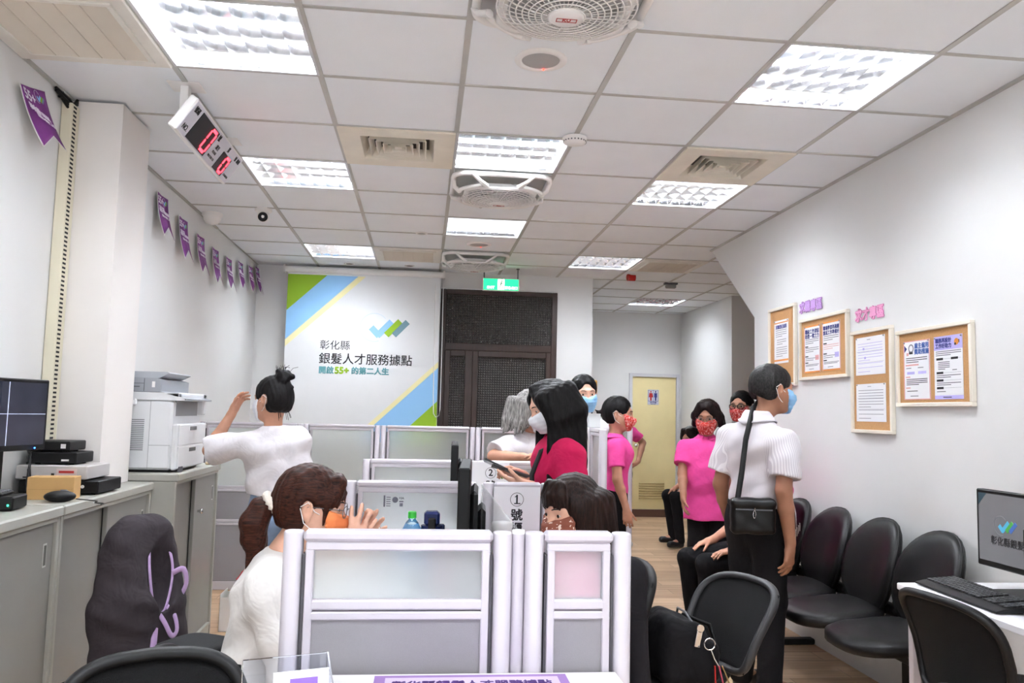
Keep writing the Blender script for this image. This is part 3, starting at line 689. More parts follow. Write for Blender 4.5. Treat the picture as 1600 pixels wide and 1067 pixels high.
MB().box((-.0015, -.002, .212), (.0015, -.001, .456)).box((-.196, -.002, .332), (.196, -.001, .334)).build('picture_divider', mat('screen_line', '9aa0b5', .5, emit=.5), sc)
MB().sphere((.15, -.002, .199), .003, 8, 6).build('power_lamp', mat('led_blue', '2a6bff', .4, emit=5), t)
cb = MB()
for k in range(5):
    a = rng.uniform(-.02, .02, 9)
    cb.tube([(-1.07 + a[0], 1.25 + a[1], .985), (-1.10 + a[2], 1.32, 1.0 + a[3]), (-1.13, 1.38 + a[4], 1.03 + abs(a[5]) + .02 * k), (-1.175, 1.45, 1.06 + .025 * k), (-1.185, 1.53 + a[6], 1.07 + .02 * k)], .003, 6)
tag(cb.build('signal_cables', M_black), 'tangle of thin black cables between monitor and recorder stack', 'cable')

# copier
def copier():
    t = thing('copier', 'white and gray multifunction copier on the taller cabinet', 'copier', (-.945, 2.37, 1.0))
    M_p = mat('copier_white', 'dfe0e2', .4); M_g = mat('copier_gray', '989ba1', .4)
    b = MB(); b.box((-.235, -.26, .012), (.155, .26, .365), .012); b.box((.155, -.26, .012), (.185, .26, .245), .008); b.box((-.235, -.26, .365), (.185, -.22, .405), .006); b.box((-.235, .2, .29), (.185, .26, .405), .006); b.box((-.235, -.26, .375), (.185, .26, .405), .006); b.build('body', M_p, t)
    MB().box((.12, -.205, .285), (.156, .19, .372)).build('output_slot', mat('copier_slot', '8b8d90', .6), t)
    MB().box((-.22, -.25, 0), (.15, .25, .013)).build('feet', M_black, t)
    for z0, z1 in [(.135, .242), (.018, .13)]:
        d = MB().box((.184, -.25, z0), (.192, .25, z1), .004).build('paper_drawer', M_p, t)
        MB().box((.191, -.06, z1 - .032), (.1935, .06, z1 - .012), .001).build('drawer_grip', M_gray, d)
    MB().box((.188, -.24, .0), (.196, -.17, .028), .002).build('lever', M_gray, t)
    s = MB()
    s.prism([(-.235, .405), (.10, .405), (.21, .375), (.21, .365), (.185, .365), (-.235, .365)], frame((0, .262, 0), (1, 0, 0), (0, 0, 1), (0, -1, 0)), .524); s.build('scanner_bed', M_p, t)
    MB().prism([(.085, .411), (.215, .375), (.215, .366), (.085, .402)], frame((0, .255, 0), (1, 0, 0), (0, 0, 1), (0, -1, 0)), .51).build('control_panel', M_g, t)
    l = MB(); l.prism([(-.235, .407), (.085, .407), (.085, .47), (.06, .478), (-.235, .482)], frame((0, .25, 0), (1, 0, 0), (0, 0, 1), (0, -1, 0)), .49); l.build('feeder_lid', M_g, t)
    f = MB(); f.prism([(-.235, .483), (.06, .479), (.11, .505), (.10, .512), (-.235, .512)], frame((0, .2, 0), (1, 0, 0), (0, 0, 1), (0, -1, 0)), .40); f.build('feed_tray', mat('copier_tray', 'a9acb2', .4), t)
    f = MB(); f.box((-.2, -.2415, .43), (-.02, -.24, .435)); f.box((.0, -.2415, .41), (.003, -.24, .475)); f.box((-.235, -.2415, .448), (0, -.24, .451)); f.build('lid_seams', M_gray, t)
    MB().box((.04, -.2425, .43), (.055, -.24, .46)).build('lid_label', M_white, t)
    v = MB()
    for k in range(8): v.box((-.165, -.2612, .20 + k * .008), (-.105, -.2595, .2045 + k * .008))
    for k in range(17): v.box((-.08, -.2612, .11 + k * .0095), (.02, -.2595, .1145 + k * .0095))
    v.build('side_vents', mat('vent_gray', '7f8084', .6), t)
    e = MB(); e.box((.045, -.2608, .02), (.0475, -.2595, .36)); e.box((.0475, -.2608, .135), (.15, -.2595, .138)); e.build('panel_seams', mat('seam_gray', 'a5a6a9', .6), t)
    MB().box((-.235, -.275, .335), (-.02, -.258, .372), .01).build('side_grip', M_p, t)
copier()
MB_ = MB().box((0, 0, 0), (.03, .055, .018), .006).build('eraser', mat('eraser_cream', 'dfc9a5', .7), None, loc=(-.775, 2.73, 1.0)); tag(MB_, 'small cream block on the cabinet in front of the copier', 'eraser')

# by the end of the cabinets: green case, red bag, white box
t = thing('green_case', 'lime green plastic case with a dark latch on the floor', 'case', (-.50, 3.18, 0))
Mg = mat('lime_plastic', '7c961c', .35)
MB().box((-.13, -.17, 0), (.13, .17, .17), .02).build('lower_shell', Mg, t); MB().box((-.133, -.173, .178), (.133, .173, .29), .025).build('lid', Mg, t)
MB().box((-.131, -.171, .16), (.131, .171, .18)).build('seam', mat('lime_dark', '56681a', .5), t)
MB().box((-.05, -.185, .135), (.05, -.17, .205), .006).build('latch', mat('olive_latch', '474f1c', .5), t)
t = thing('red_bag', 'crumpled red bag lying on the green case', 'bag', (-.50, 3.16, .29))
n = 22; R = []
for i in range(n):
    row = []
    for j in range(n):
        u, v = i / (n - 1) * 2 - 1, j / (n - 1) * 2 - 1; e = max(0, 1 - (abs(u) ** 3 + abs(v) ** 3)); row.append((u * .125, v * .16, .004 + .052 * e ** .5 + .014 * math.sin(9 * u + 4 * v) * e + .01 * math.sin(13 * v - 6 * u) * e))
    R.append(row)
MB().grid(R).put([(-.125, -.16, .0), (.125, -.16, .0), (.125, .16, .0), (-.125, .16, .0)], [(0, 3, 2, 1)]).build('fabric', mat('red_fabric', 'a3181c', .7, bump=.3, bscale=60), t)
MB().box((.05, -.125, .034), (.09, -.10, .05), .004).build('white_tag', M_white, t)
t = thing('white_carton', 'white open carton on the floor at the end of the cabinet', 'box', (-.645, 3.02, 0))
m = MB(); m.box((-.05, -.09, 0), (.05, .09, .004)); m.box((-.05, -.09, 0), (-.047, .09, .22)); m.box((.047, -.09, 0), (.05, .09, .19)); m.box((-.05, -.09, 0), (.05, -.087, .2)); m.box((-.05, .087, 0), (.05, .09, .2)); m.build('carton', M_white, t)

# ---------------------------------------------------------------- office partitions
def partition(lab, a, b, z, yt=.04, rails=(.90,), posts=(1, 1), glass=True, thick=.045, group='aluminium partitions with frosted glass', postw=.042, board_from=0.0):
    """upright panel from a to b (x,y), top at z; frosted upper panes, gray board below the lowest rail"""
    a, b = Vector((*a, 0)), Vector((*b, 0)); d = (b - a); w = d.length; d.normalize()
    t = thing('partition', lab, 'partition', a, math.atan2(d.y, d.x), group)
    h = thick / 2
    for k, x in ((0, 0), (1, w)):
        if posts[k]:
            p = MB(); s0 = x if k == 0 else x - postw
            p.rpost((s0, -h, 0), (s0 + postw, h, z - .002), .016); p.build('post', M_alu, t)
            xs = s0 + postw + .0015 if k == 0 else s0 - .0065
            MB().box((xs, -h * .85, .05), (xs + .005, h * .85, z - .05)).build('slot', M_gap, t)
    x0 = postw + .007 if posts[0] else 0; x1 = w - postw - .007 if posts[1] else w
    r = MB(); r.box((x0 - .006 if posts[0] else 0, -h, z - .024), (x1 + .006 if posts[1] else w, h, z), .007); r.box((x0, -h * .8, z - .043), (x1, h * .8, z - .024), .003)
    zz = sorted(rails)
    for q in zz: r.box((x0 + .001, -h * .78, q - .011), (x1 - .001, h * .78, q + .011), .004); r.box((x0 + .001, -h * .78, q - .032), (x1 - .001, h * .78, q - .014), .003)
    r.box((x0, -h * .8, 0), (x1, h * .8, .06), .003)
    r.box((x0, -h * .8, .06), (x0 + .018, h * .8, z - .04), .002); r.box((x1 - .018, -h * .8, .06), (x1, h * .8, z - .04), .002)
    r.build('rails', M_alu, t)
    if glass: MB().box((x0 + .016, -.0025, zz[-1] + .008), (x1 - .016, .0025, z - .04)).build('frosted_pane', M_frost, t)
    MB().box((x0 + .016, -.012, .058), (x1 - .016, .012, zz[0] - .028)).build('board', M_board, t)
    for p_, q_ in zip(zz[:-1], zz[1:]): MB().box((x0 + .016, -.012, p_ + .008), (x1 - .016, .012, q_ - .028)).build('board', M_board, t)
    return t
ZP = 1.077
partition('long low partition with frosted pane before the ponytailed woman', (.187, -.36), (.686, -.36), ZP, rails=(.918,))
partition('short low partition with frosted pane before the brown masked woman', (.716, -.36), (.958, -.36), ZP, rails=(.918,))
t = thing('connector_post', 'round aluminium connector post between the two front partitions', 'post', (.7010, -.36, 0))
MB().cyl((0, 0, 0), (0, 0, ZP - .006), .0145, seg=28).build('tube', M_alu, t); MB().lathe([(.0145, ZP - .006), (.0142, ZP + .002), (.0001, ZP + .003)], seg=28).build('cap', M_white, t)
partition('low partition with a gray sticker on its glass behind the desk', (.198, .92), (.69, .92), ZP, rails=(.86,))
partition('low partition carrying the paper sign number 1', (.715, .92), (.98, .92), ZP, rails=(.86,))
partition('second low partition behind the black monitors', (.162, 2.3), (.72, 2.3), ZP, rails=(.86,))
partition('second low partition carrying the paper sign number 2', (.745, 2.3), (1.18, 2.3), ZP, rails=(.86,))
ZB = 1.227
partition('tall back partition behind the standing woman with raised hand', (-1.17, 4.1), (-.42, 4.1), ZB, rails=(.745, .50))
partition('tall back partition below the title lettering of the screen', (-.415, 4.1), (.158, 4.1), ZB, rails=(.745, .50))
partition('tall back partition reflecting pink, below the screen pull cord', (.162, 4.1), (.882, 4.1), ZB, rails=(.745, .50))
partition('tall back partition below the dark window', (.886, 4.1), (1.56, 4.1), ZB, rails=(.745, .50))
partition('narrow tall partition beside the pink shirted woman, seen almost edge on', (1.505, 2.68), (1.468, 2.20), 1.265, rails=(.745,))
partition('tall partition end seen edge on right behind the pink shirted woman', (2.06, 3.92), (2.09, 4.52), 1.315, rails=(.745,), glass=True)
t = thing('acrylic_card_holder', 'small clear card holder on top of the narrow tall partition', 'holder', (1.502, 2.64, 1.265))
MB().box((-.035, -.02, 0), (.04, .02, .085), .002).build('block', M_frost, t)
# paper number signs
def num_sign(x, y, z1, w, h, n, lab, cz):
    t = thing('paper_sign', lab, 'sign', (x, y, z1), 0, 'white paper counter number signs')
    MB().box((-w / 2, -.0008, -h), (w / 2, 0, 0)).build('sheet', M_paper, t)
    F = lambda a, b: frame((a, -.001, b), (1, 0, 0), (0, 0, 1), (0, -1, 0))
    m = MB(); R = w * .145
    m.lathe([(R * .93, 0), (R * .93, .0006), (R, .0006), (R, 0)], (0, -.0008, cz), (0, -1, 0), 40, False)
    text_mb([(n, w * .25, F(0, cz), 'CENTER', 0, .001), ('號', w * .26, F(0, cz - w * .34), 'CENTER', 0, .0011), ('櫃', w * .26, F(0, cz - w * .62), 'CENTER', 0, .0011), ('檯', w * .26, F(0, cz - w * .90), 'CENTER', 0, .0011)], m)
    if n == '1': m.box((-w * .06, -.0016, cz - w * .096), (w * .075, -.0008, cz - w * .074)); m.prism([(.004 * w, .092 * w), (-.045 * w, .062 * w), (-.045 * w, .042 * w), (.004 * w, .066 * w)][::-1], F(0, cz), .0006)
    m.build('print', M_ink, t)
    return t
num_sign(.843, .894, 1.062, .178, .26, '1', 'white paper sign with a circled 1 next to the brown masked woman', -.047)
t2 = num_sign(.857, 2.274, 1.07, .205, .27, '2', 'white paper sign with a circled 2 under the black phone case', -.058)
lf = MB(); lf.prism([(.012 * math.cos(a * PI / 8) , .032 * math.sin(a * PI / 8)) for a in range(16)], frame((.072, -.0012, -.06), (.93, 0, -.36), (.36, 0, .93), (0, -1, 0)), .0008); lf.build('leaf_print', mat('leaf_green', '5b7d22', .6), t2)
# sticker on the glass
t = thing('glass_sticker', 'gray printed sticker on the glass behind the desk', 'sticker', (.40, .9165, 1.0))
s_ = MB(); s_.box((-.058, -.001, -.02), (-.052, 0, .022)); s_.cyl((-.015, -.001, .006), (-.015, 0, .006), .011)
for k in range(5): s_.box((-.048, -.001, .014 - k * .008), (-.032, 0, .0165 - k * .008))
s_.box((.0, -.001, -.002), (.016, 0, .002)); s_.box((.002, -.001, -.018), (.014, 0, -.006))
text_mb([('10A', .012, frame((.008, -.001, .012), (1, 0, 0), (0, 0, 1), (0, -1, 0)), 'CENTER', 0, .0003)], s_)
s_.build('print', M_body, t)

# front desk, desk behind the partitions
def desk(lab, x0, x1, y0, y1, z, name='desk', legs=True, modesty=None):
    t = thing(name, lab, 'desk', (x0, y0, 0)); w, d = x1 - x0, y1 - y0
    MB().box((0, 0, z - .025), (w, d, z), .003).build('table_top', M_desk, t)
    for a in (.03, w - .05):
        for b in (.03, d - .05): MB().box((a, b, 0), (a + .03, b + .03, z - .025), .002).build('leg', M_alu, t)
    return t
desk('white laminate desk in front of the nearest partitions', .20, .922, -1.02, -.386, .776)
desk('white counter desk between the two seated women', .24, .70, -.33, .89, .74)
desk('white counter desk behind the number 1 partition', .22, .70, .95, 2.26, .74)
Fpo = frame((.60, -.43, .7775), (1, 0, 0), (0, 1, 0), (0, 0, 1))
t = thing('desk_poster', 'purple bordered paper poster lying on the front desk', 'poster', (.60, -.43, .7765))
MB().box((-.205, -.30, 0), (.205, .028, .0008)).build('border', mat('poster_purple', '9a77b6', .6), t)
MB().box((-.182, -.29, .0008), (.185, .012, .0012)).build('sheet', mat('poster_lilac', 'd7c6e4', .6), t)
text_mb([('彰化縣銀髮人才服務據點', .0305, frame((0, -.028, .0013), (1, 0, 0), (0, 1, 0), (0, 0, 1)), 'CENTER', 0, .001), ('開啟55+的第二人生', .028, frame((0, -.08, .0013), (1, 0, 0), (0, 1, 0), (0, 0, 1)), 'CENTER', 0, .0006)]).build('lettering', mat('poster_ink', '4b2a72', .6), t)
t = thing('brochure_holder', 'clear acrylic brochure holder at the bottom edge of the picture', 'holder', (.268, -.585, .776), .3)
m = MB(); m.box((-.11, -.004, 0), (.045, 0, .10), .001); m.box((-.11, -.06, 0), (.045, -.056, .055), .001); m.box((-.11, -.06, 0), (.045, 0, .004), .001)
m.prism([(-.06, 0), (0, 0), (0, .10), (-.06, .055)], frame((.045, 0, 0), (0, 1, 0), (0, 0, 1), (1, 0, 0)), .003); m.build('holder_body', M_acr, t)
MB().box((-.06, -.05, .005), (.04, -.046, .085)).build('brochures', M_paper, t); MB().box((-.03, -.0505, .02), (.02, -.0495, .072)).build('brochure_print', mat('print_violet', '8f6bd0', .6), t)
# glass screen on the desk, monitors, bottles
t = thing('glass_screen', 'frameless clear glass screen along the counter beside the black monitor', 'glass screen', (.708, -.33, .742))
MB().box((-.003, .0, 0), (.003, 1.22, .328), .001).build('pane', mat('screen_glass', 'eef3f3', .2, alpha=.3), t)
t = thing('monitor', 'black monitor on the counter, nearest the seated women, seen edge on', 'monitor', (.606, .47, .74), math.radians(-94))
monitor_mesh(t, .50, .305, .035, mat('dark_screen', '2b3033', .12), .13)
MB().box((-.10, .06, .12), (.10, .085, .30), .01).build('back_box', M_blackg, t)
t = thing('monitor', 'second black monitor behind the number 1 partition', 'monitor', (.612, 1.52, .74), math.radians(-92))
monitor_mesh(t, .50, .30, .03, mat('dark_screen', '2b3033', .12), .16)
t = thing('water_bottle', 'plastic drink bottle with green cap and blue label', 'bottle', (.455, .46, .74))
MB().lathe([(.0001, 0), (.027, 0), (.029, .01), (.029, .13), (.03, .2), (.029, .226), (.02, .245), (.0115, .254), (.0115, .262)], seg=28).build('bottle_body', mat('clear_bottle', 'd5ecef', .06, trans=.9), t)
MB().lathe([(.0295, .12), (.0305, .125), (.0305, .222), (.0295, .226)], seg=28).build('bottle_label', mat('label_blue', '2a8fd0', .5), t)
MB().lathe([(.0135, .258), (.0135, .276), (.012, .279), (.0001, .279)], seg=24).build('cap', mat('cap_green', '2fae35', .4), t)
text_mb([('H2O', .022, frame((0, -.0312, .205), (1, 0, 0), (0, 0, 1), (0, -1, 0)), 'CENTER', 0, .0006)]).build('label_print', M_white, t)
t = thing('flip_top_bottle', 'dark blue flip top bottle beside the green capped bottle', 'bottle', (.518, .46, .74))
Mn = mat('navy_plastic', '16224f', .25)
MB().lathe([(.0001, 0), (.03, 0), (.032, .01), (.032, .2), (.034, .212), (.034, .236)], seg=28).build('bottle_body', Mn, t)
MB().box((-.025, -.025, .236), (.025, .025, .281), .008).build('cap', Mn, t); MB().box((-.012, -.036, .225), (.012, -.024, .262), .004).build('latch', M_black, t); MB().box((.02, -.01, .21), (.042, .01, .24), .004).build('hinge', Mn, t)
t = thing('tissue_pack', 'small pink pack peeking over the partition next to the dark blue bottle', 'pack', (.562, .46, .74))
MB().box((-.014, -.02, 0), (.018, .02, .222), .006).build('wrapper', mat('pink_wrap', 'e2a8b4', .5), t)
t = thing('plastic_cup', 'white lidded cup behind the glass screen next to the number 1 sign', 'cup', (.757, .58, .72))
MB().lathe([(.0001, 0), (.026, 0), (.034, .235), (.034, .238)], seg=28).build('cup_body', M_white, t); MB().lathe([(.0365, .235), (.0365, .246), (.033, .252), (.0001, .252)], seg=28).build('lid', M_white, t)
desk('narrow white customer shelf on the outer side of the counter', .725, .975, -.33, .88, .72, 'counter_shelf')

# ---------------------------------------------------------------- cork boards on the right wall
def paper(t, y0, y1, z0, z1, kind):
    """thin printed sheet on the board; local frame: board hangs on x=2.86 facing -x; y falls to the right"""
    X = -.012
    s = MB().box((X, y0, z0), (X - .0012, y1, z1)).build('paper', M_paper, t)
    w, h = y1 - y0, z1 - z0; m = MB()
    def F(u, v): return frame((X - .0014, y1 - u * w, z0 + v * h), (0, -1, 0), (0, 0, 1), (-1, 0, 0))
    def rect(u0, u1, v0, v1, slot, e=.0004): m.m = slot; m.box((X - .0012, y1 - u0 * w, z0 + v0 * h), (X - .0012 - e, y1 - u1 * w, z0 + v1 * h))
    def lines(v0, v1, n, u0=.08, u1=.92, slot=1, last=.6):
        for k in range(n):
            v = v1 - (v1 - v0) * k / max(n - 1, 1); rect(u0, u1 if k < n - 1 else u0 + (u1 - u0) * last, v, v + .012, slot)
    MS = [M_navy, M_body, mat('print_orange', 'd98a3a', .7), mat('print_pink', 'dba0a0', .7), M_lav, M_ink, mat('print_azure', '3f5fa5', .7)]
    if kind == 'a':
        rect(0, 1, .93, .955, 2); rect(0, 1, .05, .09, 2); text_mb([('求職登記流程', w * .13, F(.5, .84), 'CENTER', 0, .0008)], m)
        lines(.62, .76, 4, .12, .88); lines(.44, .54, 3, .2, .85); lines(.16, .36, 5, .15, .9)
    if kind in 'bc':
        rect(0, 1, .97, 1, 2, .0003); rect(0, 1, 0, .03, 2, .0003); rect(0, .03, 0, 1, 3, .0003); rect(.97, 1, 0, 1, 3, .0003)
        a = ('職缺工作津貼', '助您一臂之力') if kind == 'b' else ('職場學習再適應', '重返工作準備好')
        text_mb([(a[0], w * .9 / len(a[0]), F(.5, .87), 'CENTER', 0, .0008), (a[1], w * .9 / len(a[1]), F(.5, .77), 'CENTER', 0, .0008)], m)
        lines(.62, .70, 3); rect(.06, .25, .545, .57, 5); lines(.44, .52, 3, slot=1 if kind == 'b' else 3); rect(.06, .25, .335, .36, 5); lines(.26, .30, 2); rect(.06, .25, .20, .225, 5); lines(.14, .165, 2, last=.9); lines(.07, .07, 1, .3, .8)
        rect(.70, .92, .26, .36, 3 if kind == 'b' else 4)
    if kind in 'de':
        lines(.92, .92, 1, .4, .6, 1); 
        for v, n in [(.72, 4), (.5, 4), (.2, 3)]: lines(v - .12, v + .1, n, .08, .92, 4 if kind == 'd' else 1, .5)
        rect(.04, .96, .62, .624, 1); rect(.04, .96, .33, .334, 1)
        if kind == 'd': rect(.25, .31, .66, .72, 4); rect(.3, .36, .42, .48, 4)
    if kind == 'f':
        for q in [(.0, .03, 0, 1), (.97, 1, 0, 1), (0, 1, 0, .015), (0, 1, .985, 1)]: rect(*q, 3, .0003)
        m.m = 0; m.prism([(0, -.06 * h), (0, .06 * h), (.1 * w, 0)][::-1], F(.04, .87), .0006)
        m.m = 1; m.lathe([(.075 * w, 0), (.075 * w, .0006), (.10 * w, .0006), (.10 * w, 0)], tuple(F(.30, .87).translation), (-1, 0, 0), 24, False); rect(.22, .36, .775, .82, 5); rect(.12, .2, .75, .80, 3)
        text_mb([('雇主僱用', w * .135, F(.70, .90), 'CENTER', 6, .0012), ('獎助措施', w * .135, F(.70, .80), 'CENTER', 6, .0012)], m)
        lines(.63, .70, 3, .1, .9, 5); rect(.08, .58, .575, .60, 3); lines(.53, .53, 1, .1, .42); lines(.53, .53, 1, .55, .9); rect(.13, .42, .43, .475, 4); rect(.56, .86, .43, .475, 4); rect(.08, .25, .375, .395, 3); lines(.25, .34, 4, .1, .9, 5); rect(.08, .25, .19, .21, 3); lines(.14, .14, 1, .12, .8, 5); lines(.055, .055, 1, .25, .75)
    if kind == 'g':
        rect(0, 1, .78, 1, 4, .0003); rect(0, 1, 0, .06, 4, .0003)
        text_mb([('職務再設計', w * .115, F(.34, .925), 'CENTER', 0, .0012), ('工作好助力', w * .115, F(.34, .84), 'CENTER', 0, .0012)], m)
        m.m = 2; m.cyl(F(.80, .89).translation, F(.80, .89).translation + Vector((-.0006, 0, 0)), .075 * w); m.m = 5; m.cyl(F(.76, .855).translation, F(.76, .855).translation + Vector((-.0009, 0, 0)), .03 * w); rect(.86, .90, .87, .92, 5)
        lines(.69, .75, 3, .06, .95, 1)
        for v in (.62, .40, .28, .16): rect(.08, .32, v, v + .035, 5); rect(.34, .94, v + .016, v + .019, 1)
        rect(.60, .84, .62, .655, 5); lines(.47, .58, 5, .14, .55); lines(.45, .45, 1, .64, .9); lines(.34, .37, 2, .08, .92); lines(.22, .25, 2, .08, .92); lines(.115, .115, 1, .08, .6); lines(.025, .025, 1, .3, .8, 5)
    m.m = 0
    m.build('print', MS, s)
    pn = MB()
    for u in (.04, .96):
        p = F(u, .975).translation; pn.cyl(p, p + Vector((-.005, 0, 0)), .004, .003, 8)
    pn.build('push_pins', mat('pin_gray', '8c8c90', .4), s)
def board(lab, y0, y1, z0, z1, papers):
    t = thing('cork_board', lab, 'cork board', (2.859, (y0 + y1) / 2, (z0 + z1) / 2), 0, 'framed cork boards on the right wall'); a, b = (y1 - y0) / 2, (z1 - z0) / 2
    MB().box((-.011, -a + .005, -b + .005), (0, a - .005, b - .005)).build('cork', M_cork, t)
    f = MB(); e = .02
    for q in [(-a, a, b - e, b), (-a, a, -b, -b + e), (-a, -a + e, -b + e, b - e), (a - e, a, -b + e, b - e)]: f.box((-.024, q[0], q[2]), (0, q[1], q[3]), .003)
    f.build('frame', M_oak, t)
    for p in papers: paper(t, p[0] - (y0 + y1) / 2, p[1] - (y0 + y1) / 2, p[2] - (z0 + z1) / 2, p[3] - (z0 + z1) / 2, p[4])
board('narrow upright cork board right above the elderly man, one notice', 2.77, 3.175, 1.56, 2.095, [(2.878, 3.093, 1.715, 2.005, 'a')])
board('cork board with two narrow notices below the purple letter sign', 2.12, 2.712, 1.587, 1.972, [(2.45, 2.652, 1.632, 1.922, 'b'), (2.21, 2.42, 1.634, 1.924, 'c')])
board('upright cork board with two square white sheets below the pink letter sign', 1.688, 2.088, 1.277, 1.836, [(1.756, 2.043, 1.59, 1.795, 'd'), (1.755, 2.043, 1.34, 1.542, 'e')])
board('wide cork board farthest right with a lavender headed notice', 1.077, 1.65, 1.416, 1.796, [(1.383, 1.593, 1.451, 1.738, 'f'), (1.147, 1.35, 1.45, 1.74, 'g')])
def letters(st, y1, z, size, c1, c2, lab):
    t = thing('letter_sign', lab, 'sign', (2.857, y1, z))
    F = lambda dx: frame((dx, 0, 0), (0, -1, 0), (0, 0, 1), (-1, 0, 0))
    text_mb([(st, size, F(0), 'LEFT', 0, size * .10)]).build('backing', mat('letter_white', 'efe6f0', .6), t)
    text_mb([(st, size, F(-.002), 'LEFT', 0, size * .065)]).build('outline', c2, t)
    text_mb([(st, size, F(-.004), 'LEFT', 0, size * .034)]).build('face', c1, t)
letters('求職專區', 2.735, 2.045, .075, mat('letter_lilac', 'c9a0dc', .5), mat('letter_violet', '7a3c95', .5), 'purple cut out lettering above the second cork board')
letters('求才專區', 2.06, 1.917, .072, mat('letter_pink', 'eea6cf', .5), mat('letter_magenta', 'c04a8c', .5), 'pink cut out lettering above the third cork board')

# ---------------------------------------------------------------- beam seating along the right wall
def make_seat():
    t = thing('waiting_seat', '', 'seat', (2.5, 0, 0), 0, 'black padded waiting seats on the beam')
    # padded egg-shaped back leaning on the wall; local y across
    def shell(name, P, m, th, bulge):
        n, k = 28, 9; v = MB(); R = []
        for i in range(k):
            s = i / (k - 1); R.append([P(a * 2 * PI / n, s, bulge * (1 - s ** 3) ** .5 if s < 1 else 0) for a in range(n)])
        R = R[::-1]; back = [P(a * 2 * PI / n, 1, -th) for a in range(n)]; back2 = [P(a * 2 * PI / n, .93, -th - .012) for a in range(n)]; bc = [P(a * 2 * PI / n, .01, -th - .014) for a in range(n)]
        v.ring_stack([bc, back2, back] + R, True, False); return v.build(name, m, t)
    rec = Vector((math.sin(math.radians(16)), 0, math.cos(math.radians(16)))); nb = Vector((-rec.z, 0, rec.x)); ob = Vector((.12, 0, .635))
    def PB(a, s, e):
        ca, sa = math.cos(a), math.sin(a); x = .222 * (abs(ca) ** .82) * (1 if ca > 0 else -1) * (1 - .10 * (sa > 0) * sa ** 2 ); y = .235 * (abs(sa) ** .9) * (1 if sa > 0 else -1)
        p = ob + Vector((0, 1, 0)) * x * s + rec * y * s + nb * (e + .05 * (x * s / .22) ** 2); return tuple(p)
    bk = shell('backrest', PB, M_leather, .022, .03)
    rib = MB().tube([tuple(Vector(PB(a * 2 * PI / 40, 1.0, -.008))) for a in range(40)], .006, 6, True); rib.build('piping', M_black, bk)
    oc = Vector((-.115, 0, .425)); 
    def PS(a, s, e):
        ca, sa = math.cos(a), math.sin(a); y = .228 * (abs(sa) ** .8) * (1 if sa > 0 else -1); x = .225 * (abs(ca) ** .75) * (1 if ca > 0 else -1)
        return (oc.x + x * s, oc.y + y * s, oc.z + e + (.03 * (x * s / .225) if x > 0 else -.02 * (x * s / .225) ** 2))
    st = shell('seat', PS, M_leather, .03, .026)
    MB().cyl((.11, -.20, .455), (.11, .20, .455), .03, seg=20).sphere((.11, -.20, .455), .03, 16, 10).sphere((.11, .20, .455), .03, 16, 10).build('lumbar_roll', M_leather, t)
    MB().box((-.06, -.03, .345), (.14, .03, .395), .005).tube([(.10, -.12, .40), (.16, -.12, .50), (.22, -.12, .66)], .012, 8).tube([(.10, .12, .40), (.16, .12, .50), (.22, .12, .66)], .012, 8).build('bracket', M_gray, t)
    return t
S0 = make_seat(); SY = [1.22, 1.68, 2.14, 2.60]
SL = ['black padded waiting seat partly behind the white desk, nearest the viewer', 'black padded waiting seat, second from the white desk', 'black padded waiting seat right behind the elderly man, third from the desk', 'black padded waiting seat of the seated person in black trousers']
for k, y in enumerate(SY):
    if k == 0: S0.location = (2.61, y, 0); S0['label'] = SL[0]
    else: copy_tree(S0, (2.61, y, 0), None, SL[k])
t = thing('seat_beam', 'black steel beam and feet carrying the row of waiting seats', 'beam', (2.62, 1.91, 0))
MB().box((-.04, -.92, .30), (.04, .92, .345), .006).build('beam', M_black, t)
for y in (-.69, .69):
    MB().box((-.03, y - .025, .03), (.03, y + .025, .30), .004).box((-.24, y - .03, .0), (.24, y + .03, .035), .008).build('leg', M_black, t)

# ---------------------------------------------------------------- right desk and its equipment
desk('white laminate desk at the right wall with monitor and keyboard', 2.285, 2.85, -.9, .767, .735)
t = thing('monitor', 'monitor on the right desk showing the tick mark logo', 'monitor', (2.60, .50, .735), math.radians(-90))
sc = monitor_mesh(t, .50, .285, .028, mat('lit_screen', '6c6c6e', .25, emit=.14), .075)
Fm = lambda x, z: frame((x, -.0013, z), (1, 0, 0), (0, 0, 1), (0, -1, 0))
text_mb([('彰化縣銀髮人才服務據點', .034, Fm(-.172, .175), 'LEFT', 0, .0006)]).build('screen_lettering', mat('scr_ink', '26262a', .5), sc)
L = MB(); logo(L, Fm(-.085, .232), .0155, [0, 1, 2, 3]); L2 = MB(); L2.prism([(-.235, .346), (-.19, .346), (-.235, .300)], frame((0, -.0013, 0), (1, 0, 0), (0, 0, 1), (0, -1, 0)), .0004)
L.build('screen_logo', [mat('scr_blue', '3f8fae', .5, emit=.25), mat('scr_green', '3f8a3a', .5, emit=.25), mat('scr_navy', '33528f', .5, emit=.25), mat('scr_ring', '7c7c80', .5)], sc); L2.build('screen_corner', mat('scr_teal', '2d4c58', .5), sc)
t.location = (2.605, .50, .735)
MB().tube([(.05, .05, .12), (.07, .06, .07), (.08, .10, .03), (.16, .12, .006)], .004, 6).build('cord', M_black, t)
t = thing('keyboard', 'black full size keyboard on the right desk', 'keyboard', (2.41, .50, .735), math.radians(-93))
MB().prism([(-.08, .004), (.075, .008), (.075, .028), (-.045, .018), (-.08, .010)], frame((-.235, 0, 0), (0, 1, 0), (0, 0, 1), (1, 0, 0)), .47).build('base', M_black, t)
k_ = MB(); k_.M = Matrix.Translation((0, 0, .0185)) @ Matrix.Rotation(math.radians(4.8), 4, 'X')
